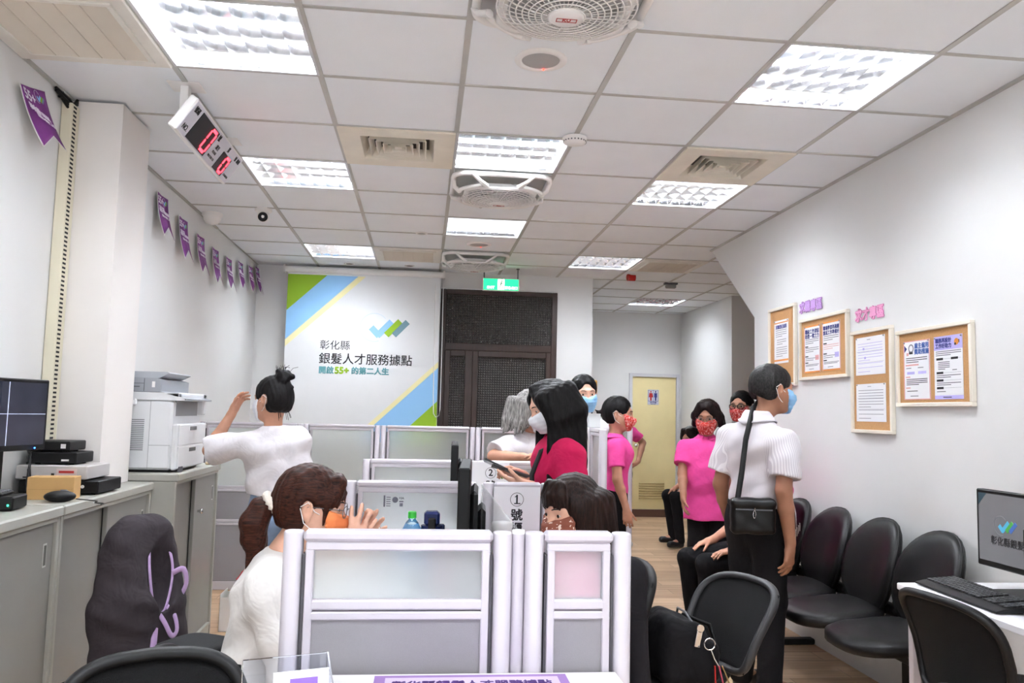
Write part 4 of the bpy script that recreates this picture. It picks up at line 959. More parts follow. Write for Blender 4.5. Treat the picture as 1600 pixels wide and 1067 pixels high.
for a0, a1 in ((0, 15), (16, 19), (20, 22)):
    k_ = MB(); k_.M = Matrix.Translation((0, 0, .0185)) @ Matrix.Rotation(math.radians(4.8), 4, 'X')
    for b in range(6):
        for a in range(a0, a1): x = -.228 + a * .0208; k_.box((x, -.038 + b * .0185, .001), (x + .0178, -.0225 + b * .0185, .009), .0015)
    k_.build('key_block', mat('key_black', '232325', .5), t)
t = thing('computer_tower', 'slim black computer tower standing on the right desk at the picture edge', 'computer', (2.455, .05, .735))
MB().box((-.095, -.16, .006), (.095, .15, .285), .006).build('case', M_blackg, t); MB().box((-.08, -.15, 0), (.08, .14, .007)).build('feet', M_black, t)

# ---------------------------------------------------------------- office chairs
def mesh_chair(lab, loc, rz, top=.80, w=.42, h=.42, tilt=12, curve=.05, lumbar=True, bottom_w=.8, name='office_chair', ss=1.0, fm=None, br=1.0):
    """faces local +y; backrest at y=-.2"""
    t = thing(name, lab, 'office chair', loc, rz, 'black mesh office chairs')
    ti = math.radians(tilt); up = Vector((0, -math.sin(ti), math.cos(ti))); zt = top
    o = Vector((0, -.21 - math.sin(ti) * h, zt)) 
    def P(u, v):   # u -1..1, v 0 top..1 bottom
        ww = w / 2 * (1 - (1 - bottom_w) * v ** 1.5); bow = curve * (1 - u * u); p = Vector((0, -.21, zt - h)) + up * h * (1 - v)
        return Vector((u * ww, p.y - bow - .025 * math.sin(PI * v) * -1, p.z - .02 * u * u * (1 - v)))
    rim = []; N = 10; r = .86
    for k in range(N + 1): rim.append(P(-1 + 2 * k / N, 0))
    per = []
    K = 64
    for k in range(K):
        a = 2 * PI * k / K; c, s_ = math.cos(a), math.sin(a); u = (abs(c) ** .42) * (1 if c > 0 else -1); v = .5 - .5 * (abs(s_) ** .42) * (1 if s_ > 0 else -1); per.append(P(u, v))
    fr = MB().tube([tuple(p) for p in per], .0135, 8, True, 1.25, (0, 1, 0)).build('back_frame', fm or M_black, t)
    g = MB(); g.grid([[tuple(P(-.95 + 1.9 * i / 14, .03 + .94 * j / 14)) for i in range(15)] for j in range(15)]); g.build('back_mesh', M_mesh, t, solid=.003)
    if lumbar:
        l = MB(); l.tube([tuple(P(-.45, .42) + Vector((0, -.03, 0))), tuple(P(-.3, .72) + Vector((0, -.05, 0))), tuple(P(.0, .8) + Vector((0, -.055, 0))), tuple(P(.3, .72) + Vector((0, -.05, 0))), tuple(P(.45, .42) + Vector((0, -.03, 0)))], .009, 8)
        for q in range(4): l.tube([tuple(P(-.16, .50 + .06 * q) + Vector((0, -.03, 0))), tuple(P(.16, .50 + .06 * q) + Vector((0, -.03, 0)))], .005, 6)
        l.build('lumbar_support', M_gray, t)
    MB().tube([tuple(P(0, .85) + Vector((0, -.02, 0))), (0, -.27, zt - h - .02), (0, -.23, .40), (0, -.05, .385)], .022, 10, False, 1.5, (1, 0, 0)).build('back_spine', M_black, t)
    s_ = MB(); R = []
    for i in range(7):
        q = i / 6; e = [.92, .99, 1, 1, .99, .94, .80][i]; z = [.395, .40, .42, .45, .465, .474, .478][i]
        R.append([((abs(math.cos(a * PI / 16)) ** .5) * (1 if math.cos(a * PI / 16) > 0 else -1) * .235 * e * ss, .03 + (abs(math.sin(a * PI / 16)) ** .5) * (1 if math.sin(a * PI / 16) > 0 else -1) * .225 * e * ss, z) for a in range(32)])
    s_.ring_stack(R); s_.build('seat', mat('seat_fabric', '1b1b1d', .9, bump=.3, bscale=400), t)
    MB().cyl((0, 0, .09), (0, 0, .40), .025).cyl((0, 0, .20), (0, 0, .38), .03).build('gas_column', M_black, t)
    b = MB()
    for k in range(5):
        a = 2 * PI * k / 5 + .3; b.tube([(0, 0, .11), (.15 * br * math.cos(a), .15 * br * math.sin(a), .095), (.28 * br * math.cos(a), .28 * br * math.sin(a), .07)], [.028, .022, .016], 8)
    b.build('star_base', M_black, t)
    for k in range(5):
        a = 2 * PI * k / 5 + .3; c = Vector((.285 * br * math.cos(a), .285 * br * math.sin(a), .028)); d = Vector((-math.sin(a), math.cos(a), 0))
        MB().cyl(tuple(c - d * .024), tuple(c - d * .004), .028, seg=16).cyl(tuple(c + d * .004), tuple(c + d * .024), .028, seg=16).build('caster', M_black, t)
    return t
mesh_chair('black mesh office chair between the elderly man and the black backpack', (1.345, .62, 0), math.radians(112), top=.785, w=.38, h=.33, tilt=26, curve=.035, ss=.64, fm=mat('chair_frame_gray', '2b2b2d', .5))
mesh_chair('black mesh office chair pulled up to the right desk', (2.44, .335, 0), math.radians(-82), top=.80, w=.40, h=.34, tilt=14, curve=.05, lumbar=False, bottom_w=.9, ss=.8)
mesh_chair('black fabric chair back at the bottom left edge, nearest the viewer', (.07, -.80, 0), math.radians(198), top=.865, w=.33, h=.36, tilt=8, curve=.03, lumbar=False)
CH3 = mesh_chair('black chair hidden under the gray jacket beside the steel cabinets', (-.355, .99, 0), math.radians(-118), top=.82, w=.22, h=.36, tilt=6, curve=.02, ss=.52, br=.8)
CH4 = mesh_chair('black chair behind the brown masked woman under the black coat', (.975, .56, 0), math.radians(90), top=.84, w=.40, h=.38, tilt=6, curve=.02, lumbar=False, ss=.85)
CH5 = mesh_chair('black chair under the ponytailed woman in white', (-.02, .30, 0), math.radians(-90), top=.62, w=.40, h=.20, tilt=8, curve=.03)
# yellow dispenser on the pier edge
t = thing('hand_sanitizer_dispenser', 'yellow wall dispenser on the corner of the white pier', 'dispenser', (2.185, 6.03, 1.60))
MB().box((0, -.05, -.09), (.06, .05, .10), .012).build('case', mat('dispenser_yellow', 'd8a552', .4), t); MB().box((0, -.02, -.30), (.02, .02, -.09), .006).build('hose', M_black, t)
# ---------------------------------------------------------------- smooth solid shapes (people, cloth, bags)
A3 = lambda p: np.array(p, dtype=np.float64)
def nrm(v): v = A3(v); return v / (np.linalg.norm(v) + 1e-12)
class Shape:
    """smooth union of rounded solids sampled on a grid and skinned as one continuous surface"""
    def __init__(s): s.p = []; s.post = []; s.lo = A3((9, 9, 9)); s.hi = A3((-9, -9, -9))
    def raw(s, fn, lo, hi, k=.012, op=1):
        lo, hi = A3(lo), A3(hi); s.p.append((fn, lo, hi, k, op))
        if op == 1: s.lo = np.minimum(s.lo, lo); s.hi = np.maximum(s.hi, hi)
        return s
    def cap(s, a, b, ra, rb=None, k=.012, op=1, cut=None):
        rb = ra if rb is None else rb; a, b = A3(a), A3(b); d = b - a; L2 = max(float(d @ d), 1e-9)
        def fn(X, Y, Z):
            px, py, pz = X - a[0], Y - a[1], Z - a[2]
            t = np.clip((px * d[0] + py * d[1] + pz * d[2]) / L2, 0, 1)
            r = np.sqrt((px - t * d[0]) ** 2 + (py - t * d[1]) ** 2 + (pz - t * d[2]) ** 2) - (ra + (rb - ra) * t)
            if cut is not None:
                n, o = cut; r = np.maximum(r, (X - o[0]) * n[0] + (Y - o[1]) * n[1] + (Z - o[2]) * n[2])
            return r
        R = max(ra, rb); return s.raw(fn, np.minimum(a, b) - R, np.maximum(a, b) + R, k, op)
    def ell(s, c, r, B=None, k=.012, op=1):
        c, r = A3(c), A3(r); B = np.eye(3) if B is None else B
        def fn(X, Y, Z):
            px, py, pz = X - c[0], Y - c[1], Z - c[2]
            q = [(px * B[0, i] + py * B[1, i] + pz * B[2, i]) / r[i] for i in range(3)]
            k0 = np.sqrt(q[0] ** 2 + q[1] ** 2 + q[2] ** 2); k1 = np.sqrt((q[0] / r[0]) ** 2 + (q[1] / r[1]) ** 2 + (q[2] / r[2]) ** 2) + 1e-9
            return k0 * (k0 - 1) / k1
        e = np.sqrt((B * r) ** 2 @ np.ones(3)); return s.raw(fn, c - e, c + e, k, op)
    def tcap(s, a, b, ra, rb, B, flat, k=.02, op=1):
        """capsule whose cross-section is flattened along the frame's forward axis"""
        a, b = A3(a), A3(b); S_ = B @ np.diag((1, 1 / flat, 1)) @ B.T; a2, b2 = S_ @ a, S_ @ b; d = b2 - a2; L2 = float(d @ d)
        def fn(X, Y, Z):
            px = S_[0, 0] * X + S_[0, 1] * Y + S_[0, 2] * Z - a2[0]; py = S_[1, 0] * X + S_[1, 1] * Y + S_[1, 2] * Z - a2[1]; pz = S_[2, 0] * X + S_[2, 1] * Y + S_[2, 2] * Z - a2[2]
            t = np.clip((px * d[0] + py * d[1] + pz * d[2]) / L2, 0, 1)
            return (np.sqrt((px - t * d[0]) ** 2 + (py - t * d[1]) ** 2 + (pz - t * d[2]) ** 2) - (ra + (rb - ra) * t)) * (flat ** .5)
        R = max(ra, rb); return s.raw(fn, np.minimum(a, b) - R, np.maximum(a, b) + R, k, op)
    def boxr(s, c, half, B=None, r=.01, k=.012, op=1):
        c, h = A3(c), A3(half) - r; B = np.eye(3) if B is None else B
        def fn(X, Y, Z):
            px, py, pz = X - c[0], Y - c[1], Z - c[2]; q = [np.abs(px * B[0, i] + py * B[1, i] + pz * B[2, i]) - h[i] for i in range(3)]
            o = np.sqrt(np.maximum(q[0], 0) ** 2 + np.maximum(q[1], 0) ** 2 + np.maximum(q[2], 0) ** 2)
            return o + np.minimum(np.maximum(q[0], np.maximum(q[1], q[2])), 0) - r
        e = np.abs(B) @ A3(half); return s.raw(fn, c - e, c + e, k, op)
    def plane(s, n, o): n, o = nrm(n), A3(o); s.post.append(lambda D, X, Y, Z: np.maximum(D, (X - o[0]) * n[0] + (Y - o[1]) * n[1] + (Z - o[2]) * n[2])); return s
    def ripple(s, fn): s.post.append(lambda D, X, Y, Z: D + fn(X, Y, Z)); return s
    def mesh(s, h, name, m, parent, org=(0, 0, 0), smooth=1):
        lo = s.lo - 3 * h - .012; n = np.ceil((s.hi + 3 * h + .012 - lo) / h).astype(int) + 1
        ax = [(lo[i] + h * np.arange(n[i])).astype(np.float32) for i in range(3)]
        D = np.full(tuple(n), .3, np.float32)
        for fn, a, b, k, op in s.p:
            i0 = np.maximum(np.floor((a - k - 2.5 * h - lo) / h).astype(int), 0); i1 = np.minimum(np.ceil((b + k + 2.5 * h - lo) / h).astype(int) + 1, n)
            if (i1 <= i0).any(): continue
            sl = tuple(slice(i0[i], i1[i]) for i in range(3))
            d = fn(ax[0][sl[0]][:, None, None], ax[1][sl[1]][None, :, None], ax[2][sl[2]][None, None, :]).astype(np.float32); E = D[sl]
            if op == 1: t = np.clip(.5 + .5 * (E - d) / k, 0, 1); D[sl] = E * (1 - t) + d * t - k * t * (1 - t)
            else: d = -d; t = np.clip(.5 - .5 * (E - d) / k, 0, 1); D[sl] = E * (1 - t) + d * t + k * t * (1 - t)
        for f in s.post: D = f(D, ax[0][:, None, None], ax[1][None, :, None], ax[2][None, None, :]).astype(np.float32)
        for a in range(3):
            q = [slice(None)] * 3; q[a] = 0; D[tuple(q)] = .3; q[a] = -1; D[tuple(q)] = .3
        S = D < 0; c = np.zeros(tuple(n - 1), np.uint8)
        for i in (0, 1):
            for j in (0, 1):
                for k in (0, 1): c += S[i:n[0] - 1 + i, j:n[1] - 1 + j, k:n[2] - 1 + k]
        idx = np.argwhere((c > 0) & (c < 8)); gid = np.full(tuple(n - 1), -1, np.int32); gid[tuple(idx.T)] = np.arange(len(idx))
        pos = np.zeros((len(idx), 3)); cnt = np.zeros(len(idx)); C = [(i, j, k) for i in (0, 1) for j in (0, 1) for k in (0, 1)]
        for u in range(8):
            for v in range(u + 1, 8):
                if sum(abs(C[u][w] - C[v][w]) for w in range(3)) != 1: continue
                da = D[tuple((idx + C[u]).T)]; db = D[tuple((idx + C[v]).T)]; m_ = (da < 0) != (db < 0); t = da[m_] / (da[m_] - db[m_])
                pos[m_] += A3(C[u]) + t[:, None] * (A3(C[v]) - A3(C[u])); cnt[m_] += 1
        V = lo + (idx + pos / cnt[:, None]) * h; F = []
        for a in range(3):
            b, e = (a + 1) % 3, (a + 2) % 3; q0 = [slice(None)] * 3; q1 = [slice(None)] * 3; q0[a] = slice(0, -1); q1[a] = slice(1, None)
            sa, sb = S[tuple(q0)], S[tuple(q1)]; ch = np.argwhere(sa != sb); ch = ch[(ch[:, b] > 0) & (ch[:, e] > 0)]; 
            s0 = sa[tuple(ch.T)]; db_ = np.zeros(3, int); db_[b] = 1; de = np.zeros(3, int); de[e] = 1
            Q = np.stack([gid[tuple((ch - db_ - de).T)], gid[tuple((ch - de).T)], gid[tuple(ch.T)], gid[tuple((ch - db_).T)]], 1)
            Q[~s0] = Q[~s0][:, ::-1]; F.append(Q)
        F = np.concatenate(F)
        for _ in range(smooth):
            acc = np.zeros_like(V); ct = np.zeros(len(V))
            for i in range(4):
                np.add.at(acc, F[:, i], V[F[:, (i + 1) % 4]]); np.add.at(ct, F[:, i], 1)
            V = .6 * V + .4 * acc / np.maximum(ct, 1)[:, None]
        V = V - A3(org)
        me = bpy.data.meshes.new(name); me.vertices.add(len(V)); me.vertices.foreach_set('co', V.astype(np.float32).ravel())
        me.loops.add(len(F) * 4); me.loops.foreach_set('vertex_index', F.astype(np.int32).ravel()); me.polygons.add(len(F)); me.polygons.foreach_set('loop_start', np.arange(len(F), dtype=np.int32) * 4)
        me.polygons.foreach_set('use_smooth', np.ones(len(F), bool)); me.materials.append(m); me.update(calc_edges=True)
        o = bpy.data.objects.new(name, me); COL.objects.link(o)
        if parent is not None: o.parent = parent
        return o
def yawB(yaw, pitch=0, roll=0):
    """columns right, forward, up; yaw 0 looks along +y (degrees), pitch down, roll to the right"""
    y, p, r = map(math.radians, (yaw, pitch, roll)); f0 = A3((-math.sin(y), math.cos(y), 0)); z = A3((0, 0, 1)); r0 = A3((math.cos(y), math.sin(y), 0))
    f = math.cos(p) * f0 - math.sin(p) * z; u = math.cos(p) * z + math.sin(p) * f0
    r1 = math.cos(r) * r0 - math.sin(r) * u; u1 = math.cos(r) * u + math.sin(r) * r0
    return np.stack([r1, f, u1], 1)
def skin_mat(key, c):
    m = mat(key, c, .5, var=.07, vscale=26, bump=.05, bscale=260); nt, b = nodes(m)
    b.inputs['Subsurface Weight'].default_value = .05; b.inputs['Subsurface Radius'].default_value = (.02, .008, .004); b.inputs['Subsurface Scale'].default_value = .5
    return m
SK_L = skin_mat('skin_light', 'd4a48c'); SK_M = skin_mat('skin_medium', 'bd8a70'); SK_T = skin_mat('skin_tan', '9f6f55')
def hair_mat(key, c, c2, st=(60, 60, 6)):
    m = mat(key, c, .5, spec=.16); nt, b = nodes(m)
    tc = nt.nodes.new('ShaderNodeTexCoord'); mp = nt.nodes.new('ShaderNodeMapping'); mp.inputs['Scale'].default_value = st; nt.links.new(tc.outputs['Object'], mp.inputs[0])
    n = nt.nodes.new('ShaderNodeTexNoise'); n.inputs['Scale'].default_value = 3; n.inputs['Detail'].default_value = 5; n.inputs['Distortion'].default_value = .4; nt.links.new(mp.outputs[0], n.inputs['Vector'])
    r = nt.nodes.new('ShaderNodeValToRGB'); e = r.color_ramp.elements; e[0].position = .32; e[1].position = .72; e[0].color = (*lin(c), 1); e[1].color = (*lin(c2), 1); nt.links.new(n.outputs[0], r.inputs[0]); nt.links.new(r.outputs[0], b.inputs['Base Color'])
    bn = nt.nodes.new('ShaderNodeBump'); bn.inputs['Strength'].default_value = .3; bn.inputs['Distance'].default_value = .005; nt.links.new(n.outputs[0], bn.inputs['Height']); nt.links.new(bn.outputs[0], b.inputs['Normal'])
    return m
HR_K = hair_mat('hair_black', '060506', '141112'); HR_B = hair_mat('hair_dark_brown', '0f0807', '2b1812'); HR_R = hair_mat('hair_red_brown', '170a07', '4a2418', (9, 70, 60)); HR_G = hair_mat('hair_gray', '3c3a39', 'a9a5a1'); HR_O = hair_mat('hair_black_graying', '0b0a0b', '363332', (70, 70, 25)); HR_P = hair_mat('hair_salon', '0d0909', '261817')
def cloth_mat(key, c, bump=.12, var=.03, rough=.85):
    m = mat(key, c, rough, bump=.32, bscale=9, var=var, vscale=40, spec=.2)
    for n in m.node_tree.nodes:   # soft creases
        if n.type == 'BUMP': n.inputs['Distance'].default_value = .03 + bump * .08
        if n.type == 'TEX_NOISE' and n.inputs['Scale'].default_value == 9: n.inputs['Distortion'].default_value = .7
    return m
CL_W = cloth_mat('white_cotton', 'e3dfe3'); CL_W2 = cloth_mat('white_knit', 'e9e6e3', .2); CL_PK = cloth_mat('pink_polo', 'e24c97'); CL_MG = cloth_mat('magenta_polo', 'b81a4c'); CL_BK = cloth_mat('black_trousers', '131215'); CL_GY = cloth_mat('gray_shirt', '8d8a8c')
def denim():
    m = mat('blue_denim', '7f95b3', .85, bump=.2, bscale=500, var=.22, vscale=14); return m
CL_DN = denim()
def stripe_shirt():
    m = mat('striped_shirt', 'ece7ea', .8, bump=.08, bscale=600); nt, b = nodes(m)
    tc = nt.nodes.new('ShaderNodeTexCoord'); sp = nt.nodes.new('ShaderNodeSeparateXYZ'); nt.links.new(tc.outputs['Object'], sp.inputs[0])
    def M(op, a, b2):
        q = nt.nodes.new('ShaderNodeMath'); q.operation = op
        for k, v in enumerate((a, b2)):
            if hasattr(v, 'links'): nt.links.new(v, q.inputs[k])
            elif v is not None: q.inputs[k].default_value = v
        return q.outputs[0]
    an = M('ARCTAN2', sp.outputs[1], sp.outputs[0]); sn_ = M('SINE', M('MULTIPLY', an, 150.0), None)
    r = nt.nodes.new('ShaderNodeValToRGB'); e = r.color_ramp.elements; e[0].position = .12; e[0].color = (*lin('c8c2c8'), 1); e[1].position = .42; e[1].color = (*lin('dfdbde'), 1)
    nt.links.new(sn_, r.inputs[0]); nt.links.new(r.outputs[0], b.inputs['Base Color']); return m
CL_ST = stripe_shirt()
def print_mask(key, a, b_, c_, sc=55):
    m = mat(key, a, .8); nt, b = nodes(m); tc = nt.nodes.new('ShaderNodeTexCoord'); v = nt.nodes.new('ShaderNodeTexNoise'); v.inputs['Scale'].default_value = sc; nt.links.new(tc.outputs['Object'], v.inputs['Vector'])
    r = nt.nodes.new('ShaderNodeValToRGB'); r.color_ramp.interpolation = 'CONSTANT'; e = r.color_ramp.elements; e[0].color = (*lin(a), 1); e[1].position = .52; e[1].color = (*lin(b_), 1); q = e.new(.64); q.color = (*lin(c_), 1)
    nt.links.new(v.outputs[0], r.inputs[0]); nt.links.new(r.outputs[0], b.inputs['Base Color']); return m
MK_W = cloth_mat('mask_white', 'e3e6ec', .05); MK_B = cloth_mat('mask_blue', '8fbfe6', .05); MK_O = cloth_mat('mask_orange', 'f08a55', .05); MK_N = print_mask('mask_brown', '7d4330', '7d4330', 'd9c4b6', 70); MK_F = print_mask('mask_flower', 'c5372f', 'e0817a', 'efc9c4', 75)
M_eye = mat('eye_white', 'cdc3bb', .3); M_iris = mat('iris_dark', '1d120d', .15); M_brow = mat('brow', '1c1411', .8)
M_shoe = mat('black_shoe', '17161a', .45); M_shoew = mat('white_shoe', 'dfdfe2', .5)

def ik(a, w, l1, l2, pole):
    a, w = A3(a), A3(w); d = w - a; L = np.linalg.norm(d); u = d / L; L = min(L, (l1 + l2) * .995); x = (l1 * l1 - l2 * l2 + L * L) / (2 * L); hgt = math.sqrt(max(l1 * l1 - x * x, 1e-6))
    p = A3(pole); p = p - u * (p @ u); return a + u * x + nrm(p) * hgt
def hand(V, w, fd, pn, side, curl=25, spread=.0, s=1.0, thumb=.5):
    w, fd, pn = A3(w), nrm(fd), A3(pn); pn = nrm(pn - fd * (pn @ fd)); th = np.cross(fd, pn) * (1 if side == 'R' else -1)
    V.cap(w - fd * .02 * s, w + fd * .025 * s, .024 * s, .025 * s, .012)
    for i, (o, L, r) in enumerate([(.027, .070, .0088), (.009, .078, .0092), (-.010, .072, .0088), (-.027, .057, .0078)]):
        o *= s; L *= s; r *= s
        kn = w + fd * (.088 - .006 * abs(i - 1)) * s + th * o
        V.cap(w + fd * .022 * s + th * o * .55, kn, .0145 * s, .0118 * s, .012)
        d = nrm(fd + th * spread * (o / (.027 * s))); p = kn; an = math.radians(curl * (.8 + .15 * i))
        for q, f in enumerate((.44, .31, .25)):
            d = nrm(d * math.cos(an * (.75, .9, .6)[q]) + pn * math.sin(an * (.75, .9, .6)[q])); e = p + d * L * f
            V.cap(p, e, r * (1 - .06 * q), r * (1 - .06 * (q + 1)), .004); p = e
            
    b = w + fd * .026 * s + th * .020 * s; d = nrm(fd * .75 + th * .55 + pn * .38); V.cap(w + fd * .01 * s + th * .008 * s, b + d * .02 * s, .016 * s, .0135 * s, .012)
    p = b + d * .012 * s
    for q, L in enumerate((.034, .030, .022)):
        d = nrm(d + (fd * .5 + pn * .35) * thumb * (.2 + .4 * (q > 0))); e = p + d * L * s; V.cap(p, e, (.0112 - .0012 * q) * s, (.0102 - .0014 * q) * s, .005); p = e
def head_shape(V, P, B, hs, age=0):
    def E(c, r, k, op=1, R=None): V.ell(P(c), A3(r) * hs, B if R is None else R, k * hs, op)
    def Cp(a, b, ra, rb, k, op=1): V.cap(P(a), P(b), ra * hs, rb * hs, k * hs, op)
    E((0, -.014, .028), (.076, .094, .086), .02); E((0, .018, -.035), (.060, .068, .074), .04); E((0, .052, -.092), (.026, .024, .019), .03)
    for x in (-1, 1):
        E((x * .036, .048, -.030), (.026, .026, .028), .03); Cp((x * .058, -.006, -.045), (x * .030, .045, -.092), .016, .014, .03)
        Cp((x * .012, .082, .022), (x * .046, .066, .020), .010, .008, .02)
    for x in (-1, 1): E((x * .032, .092, .000), (.017, .014, .011), .012, -1)
    Cp((0, .083, .008), (0, .101, -.036), .0075, .0115, .014)
    for x in (-1, 1): E((x * .011, .094, -.039), (.008, .010, .007), .008)
    Cp((-.018, .083, -.062), (.018, .083, -.062), .0065, .0065, .008); Cp((-.014, .081, -.072), (.014, .081, -.072), .0075, .0075, .008)
    for x in (-1, 1):
        Cp((x * .022, .081, .0075), (x * .042, .074, .006), .0042, .004, .006); Cp((x * .022, .081, -.0075), (x * .042, .075, -.007), .0035, .0035, .006)
        E((x * .076, -.012, -.006), (.006, .014, .024), .008)

def person(key, label, root, yaw, S, head, hyaw, hpitch=0, hroll=0, pel=None, chest=None, arms=(), legs=None, skin=None, h=.006, hs=1.0, shirt=None, belly=1.0, hair=None, mask=None, trousers=CL_BK, shoes=M_shoe, sleeve=.62, sw=.17, hem=None, loose=1.0, glasses=None, polo=False, collar_m=None, seed=1, wr=1.0, cat='person', low=None, legr=1.0, width=1.0, mstrap=None, ch=1.0, shd=.042):
    t = thing('person', label, cat, (root[0], root[1], 0)); O = A3((root[0], root[1], 0))
    k = S / 1.6; B = yawB(yaw); z = A3((0, 0, 1))
    pel = A3(pel) if pel is not None else A3((root[0], root[1], .52 * S)); chest = A3(chest) if chest is not None else A3((root[0], root[1], .755 * S))
    up = nrm(chest - pel); f = nrm(B[:, 1] - up * (B[:, 1] @ up)); r = np.cross(f, up); T = np.stack([r, f, up], 1)
    HB = yawB(hyaw, hpitch, hroll); hc = A3(head); HP = lambda p: hc + HB @ (A3(p) * hs)
    sh = {'R': chest + r * sw * k + up * shd * k - f * .005, 'L': chest - r * sw * k + up * shd * k - f * .005}
    neck0 = chest + up * .095 * k - f * .012 * k; neck1 = HP((0, -.022, -.055))
    V = Shape(); g = -.010
    # --- body: one continuous skin
    V.tcap(pel, chest - up * .06 * k, .115 * k * width + g, .125 * k * width + g, T, .66, .03); V.ell(chest, (.145 * k * width + g, .098 * k + g, .125 * k), T, .04); V.ell(pel, (.150 * k * width + g, .105 * k + g, .10 * k), T, .04)
    V.cap(sh['R'] - r * .02 * k, sh['L'] + r * .02 * k, .046 * k, .046 * k, .04); V.cap(neck0, neck1, .047 * k, .045 * k, .03); V.cap(neck0 - up * .01, sh['R'] - r * .05, .028 * k, .030 * k, .03); V.cap(neck0 - up * .01, sh['L'] + r * .05, .028 * k, .030 * k, .03)
    V.cap(HP((0, -.03, -.05)), neck1 - up * .01, .046 * k, .046 * k, .02); V.cap(HP((0, .0, -.085)), neck0 + up * .03 + f * .01, .032, .036, .03)
    head_shape(V, HP, HB, hs)
    J = []
    for a in arms:
        s0 = sh[a['side']]; w = A3(a['wrist']); e = A3(a['elbow']) if 'elbow' in a else ik(s0, w, .172 * S, .155 * S, a.get('pole', (0, 0, -1)))
        if 'elbow' not in a:
            dd = w - e; w = e + nrm(dd) * min(np.linalg.norm(dd), .16 * S)
        V.cap(s0, e, .044 * k, .037 * k, .02); V.cap(e, e + (w - e) * .35, .037 * k, .037 * k, .015); V.cap(e + (w - e) * .35, w, .037 * k, .0245 * k, .012)
        hand(V, w + nrm(a['fd']) * .012, a['fd'], a['pn'], a['side'], a.get('curl', 25), a.get('spread', .12), a.get('hs', .95 * (k ** .5)), a.get('thumb', .5)); J.append((s0, e, w, a))
    if legs is None:
        legs = []
        for sd in (1, -1):
            x = r * sd * .075 * k; hp = pel + x - z * .02 * k; legs.append((hp, A3((hp[0], hp[1], .285 * S)) + r * sd * .005 + f * .015, A3((hp[0], hp[1], .045 * S)) + r * sd * .015 - f * .01, B[:, 1] + B[:, 0] * sd * .18))
    for hp, kn, an, td in legs:
        V.cap(hp, kn, .068 * k, .046 * k, .03); V.cap(kn, an, .044 * k, .031 * k, .02); V.cap(an, A3(an) + nrm(td) * .12 * k - z * .035, .03, .024, .02)
    if low is not None: V.plane((0, 0, -1), (0, 0, low))
    V.mesh(h, 'body', skin, t, O)
    # --- ears, eyes and brows
    for x in (-1, 1):
        q = Shape(); ea = lambda p: HP((x * p[0], p[1], p[2])); Rr = HB @ np.array([[math.cos(.35), x * math.sin(.35), 0], [-x * math.sin(.35), math.cos(.35), 0], [0, 0, 1.]])
        q.ell(ea((.083, -.014, -.004)), A3((.0085, .0195, .030)) * hs, Rr, .004); q.ell(ea((.081, -.008, -.032)), A3((.0065, .0095, .011)) * hs, Rr, .006); q.ell(ea((.092, -.009, -.002)), A3((.0085, .0105, .019)) * hs, Rr, .004, -1); q.cap(ea((.083, .002, -.010)), ea((.084, .001, -.002)), .0045 * hs, .004 * hs, .004)
        q.mesh(.0024 if h < .006 else .004, 'ear', skin, t, O)
    for x in (-1, 1):
        e = MB(); e.M = Matrix.Translation(Vector(HP((x * .032, .0720, -.0005)) - O)); e.sphere((0, 0, 0), .0115 * hs, 16, 12, (1, 1, .40)); eo = e.build('eye', M_eye, t)
        i_ = MB(); F4 = Matrix([[*HB[0], (HP((x * .032, .0720, -.0005)) - O)[0]], [*HB[1], (HP((x * .032, .0720, -.0005)) - O)[1]], [*HB[2], (HP((x * .032, .0720, -.0005)) - O)[2]], [0, 0, 0, 1]])
        i_.M = F4; i_.lathe([(.0001, .0122 * hs), (.004 * hs, .0119 * hs), (.0062 * hs, .0104 * hs)], (0, 0, 0), (0, 1, 0), 16); i_.build('iris', M_iris, eo)
        b_ = MB(); b_.tube([tuple(HP(p) - O) for p in [(x * .014, .0925, .0205), (x * .026, .0915, .0245), (x * .038, .083, .0245), (x * .049, .071, .018)]], [.002 * hs, .0026 * hs, .0024 * hs, .0012 * hs], 6); b_.build('eyebrow', M_brow, t)
    # --- trousers and shoes
    if trousers is not None:
        Q = Shape(); Q.tcap(pel - up * .03 * k, pel + up * .08 * k, .15 * k * width, .138 * k * width, T, .72, .03)
        for hp, kn, an, td in legs:
            Q.cap(hp, kn, .086 * k * legr, .064 * k * legr, .04); Q.cap(kn, A3(an), .062 * k * legr, .052 * k * legr, .03)
        Q.ripple(lambda X, Y, Z: .0025 * np.sin(38 * Z + 14 * X) * np.sin(21 * X + 17 * Y))
        if low is not None: Q.plane((0, 0, -1), (0, 0, low))
        Q.mesh(max(h, .008), 'trousers', trousers, t, O)
    if shoes is not None and low is None:
        for hp, kn, an, td in legs:
            td = nrm(A3(td) * (1, 1, 0)); c = A3((an[0], an[1], an[2] - .028 * k)); q = Shape(); zz = max(an[2] - .07 * k, .0) + .03
            q.cap((an[0], an[1], zz), A3((an[0], an[1], zz)) + td * .13 * k, .036, .034, .02); q.cap(an, (an[0], an[1], zz), .04, .038, .02); q.plane((0, 0, -1), (0, 0, zz - .03)); q.plane((0, 0, 1), (0, 0, an[2] + .03)); q.mesh(.007, 'shoe', shoes, t, O)
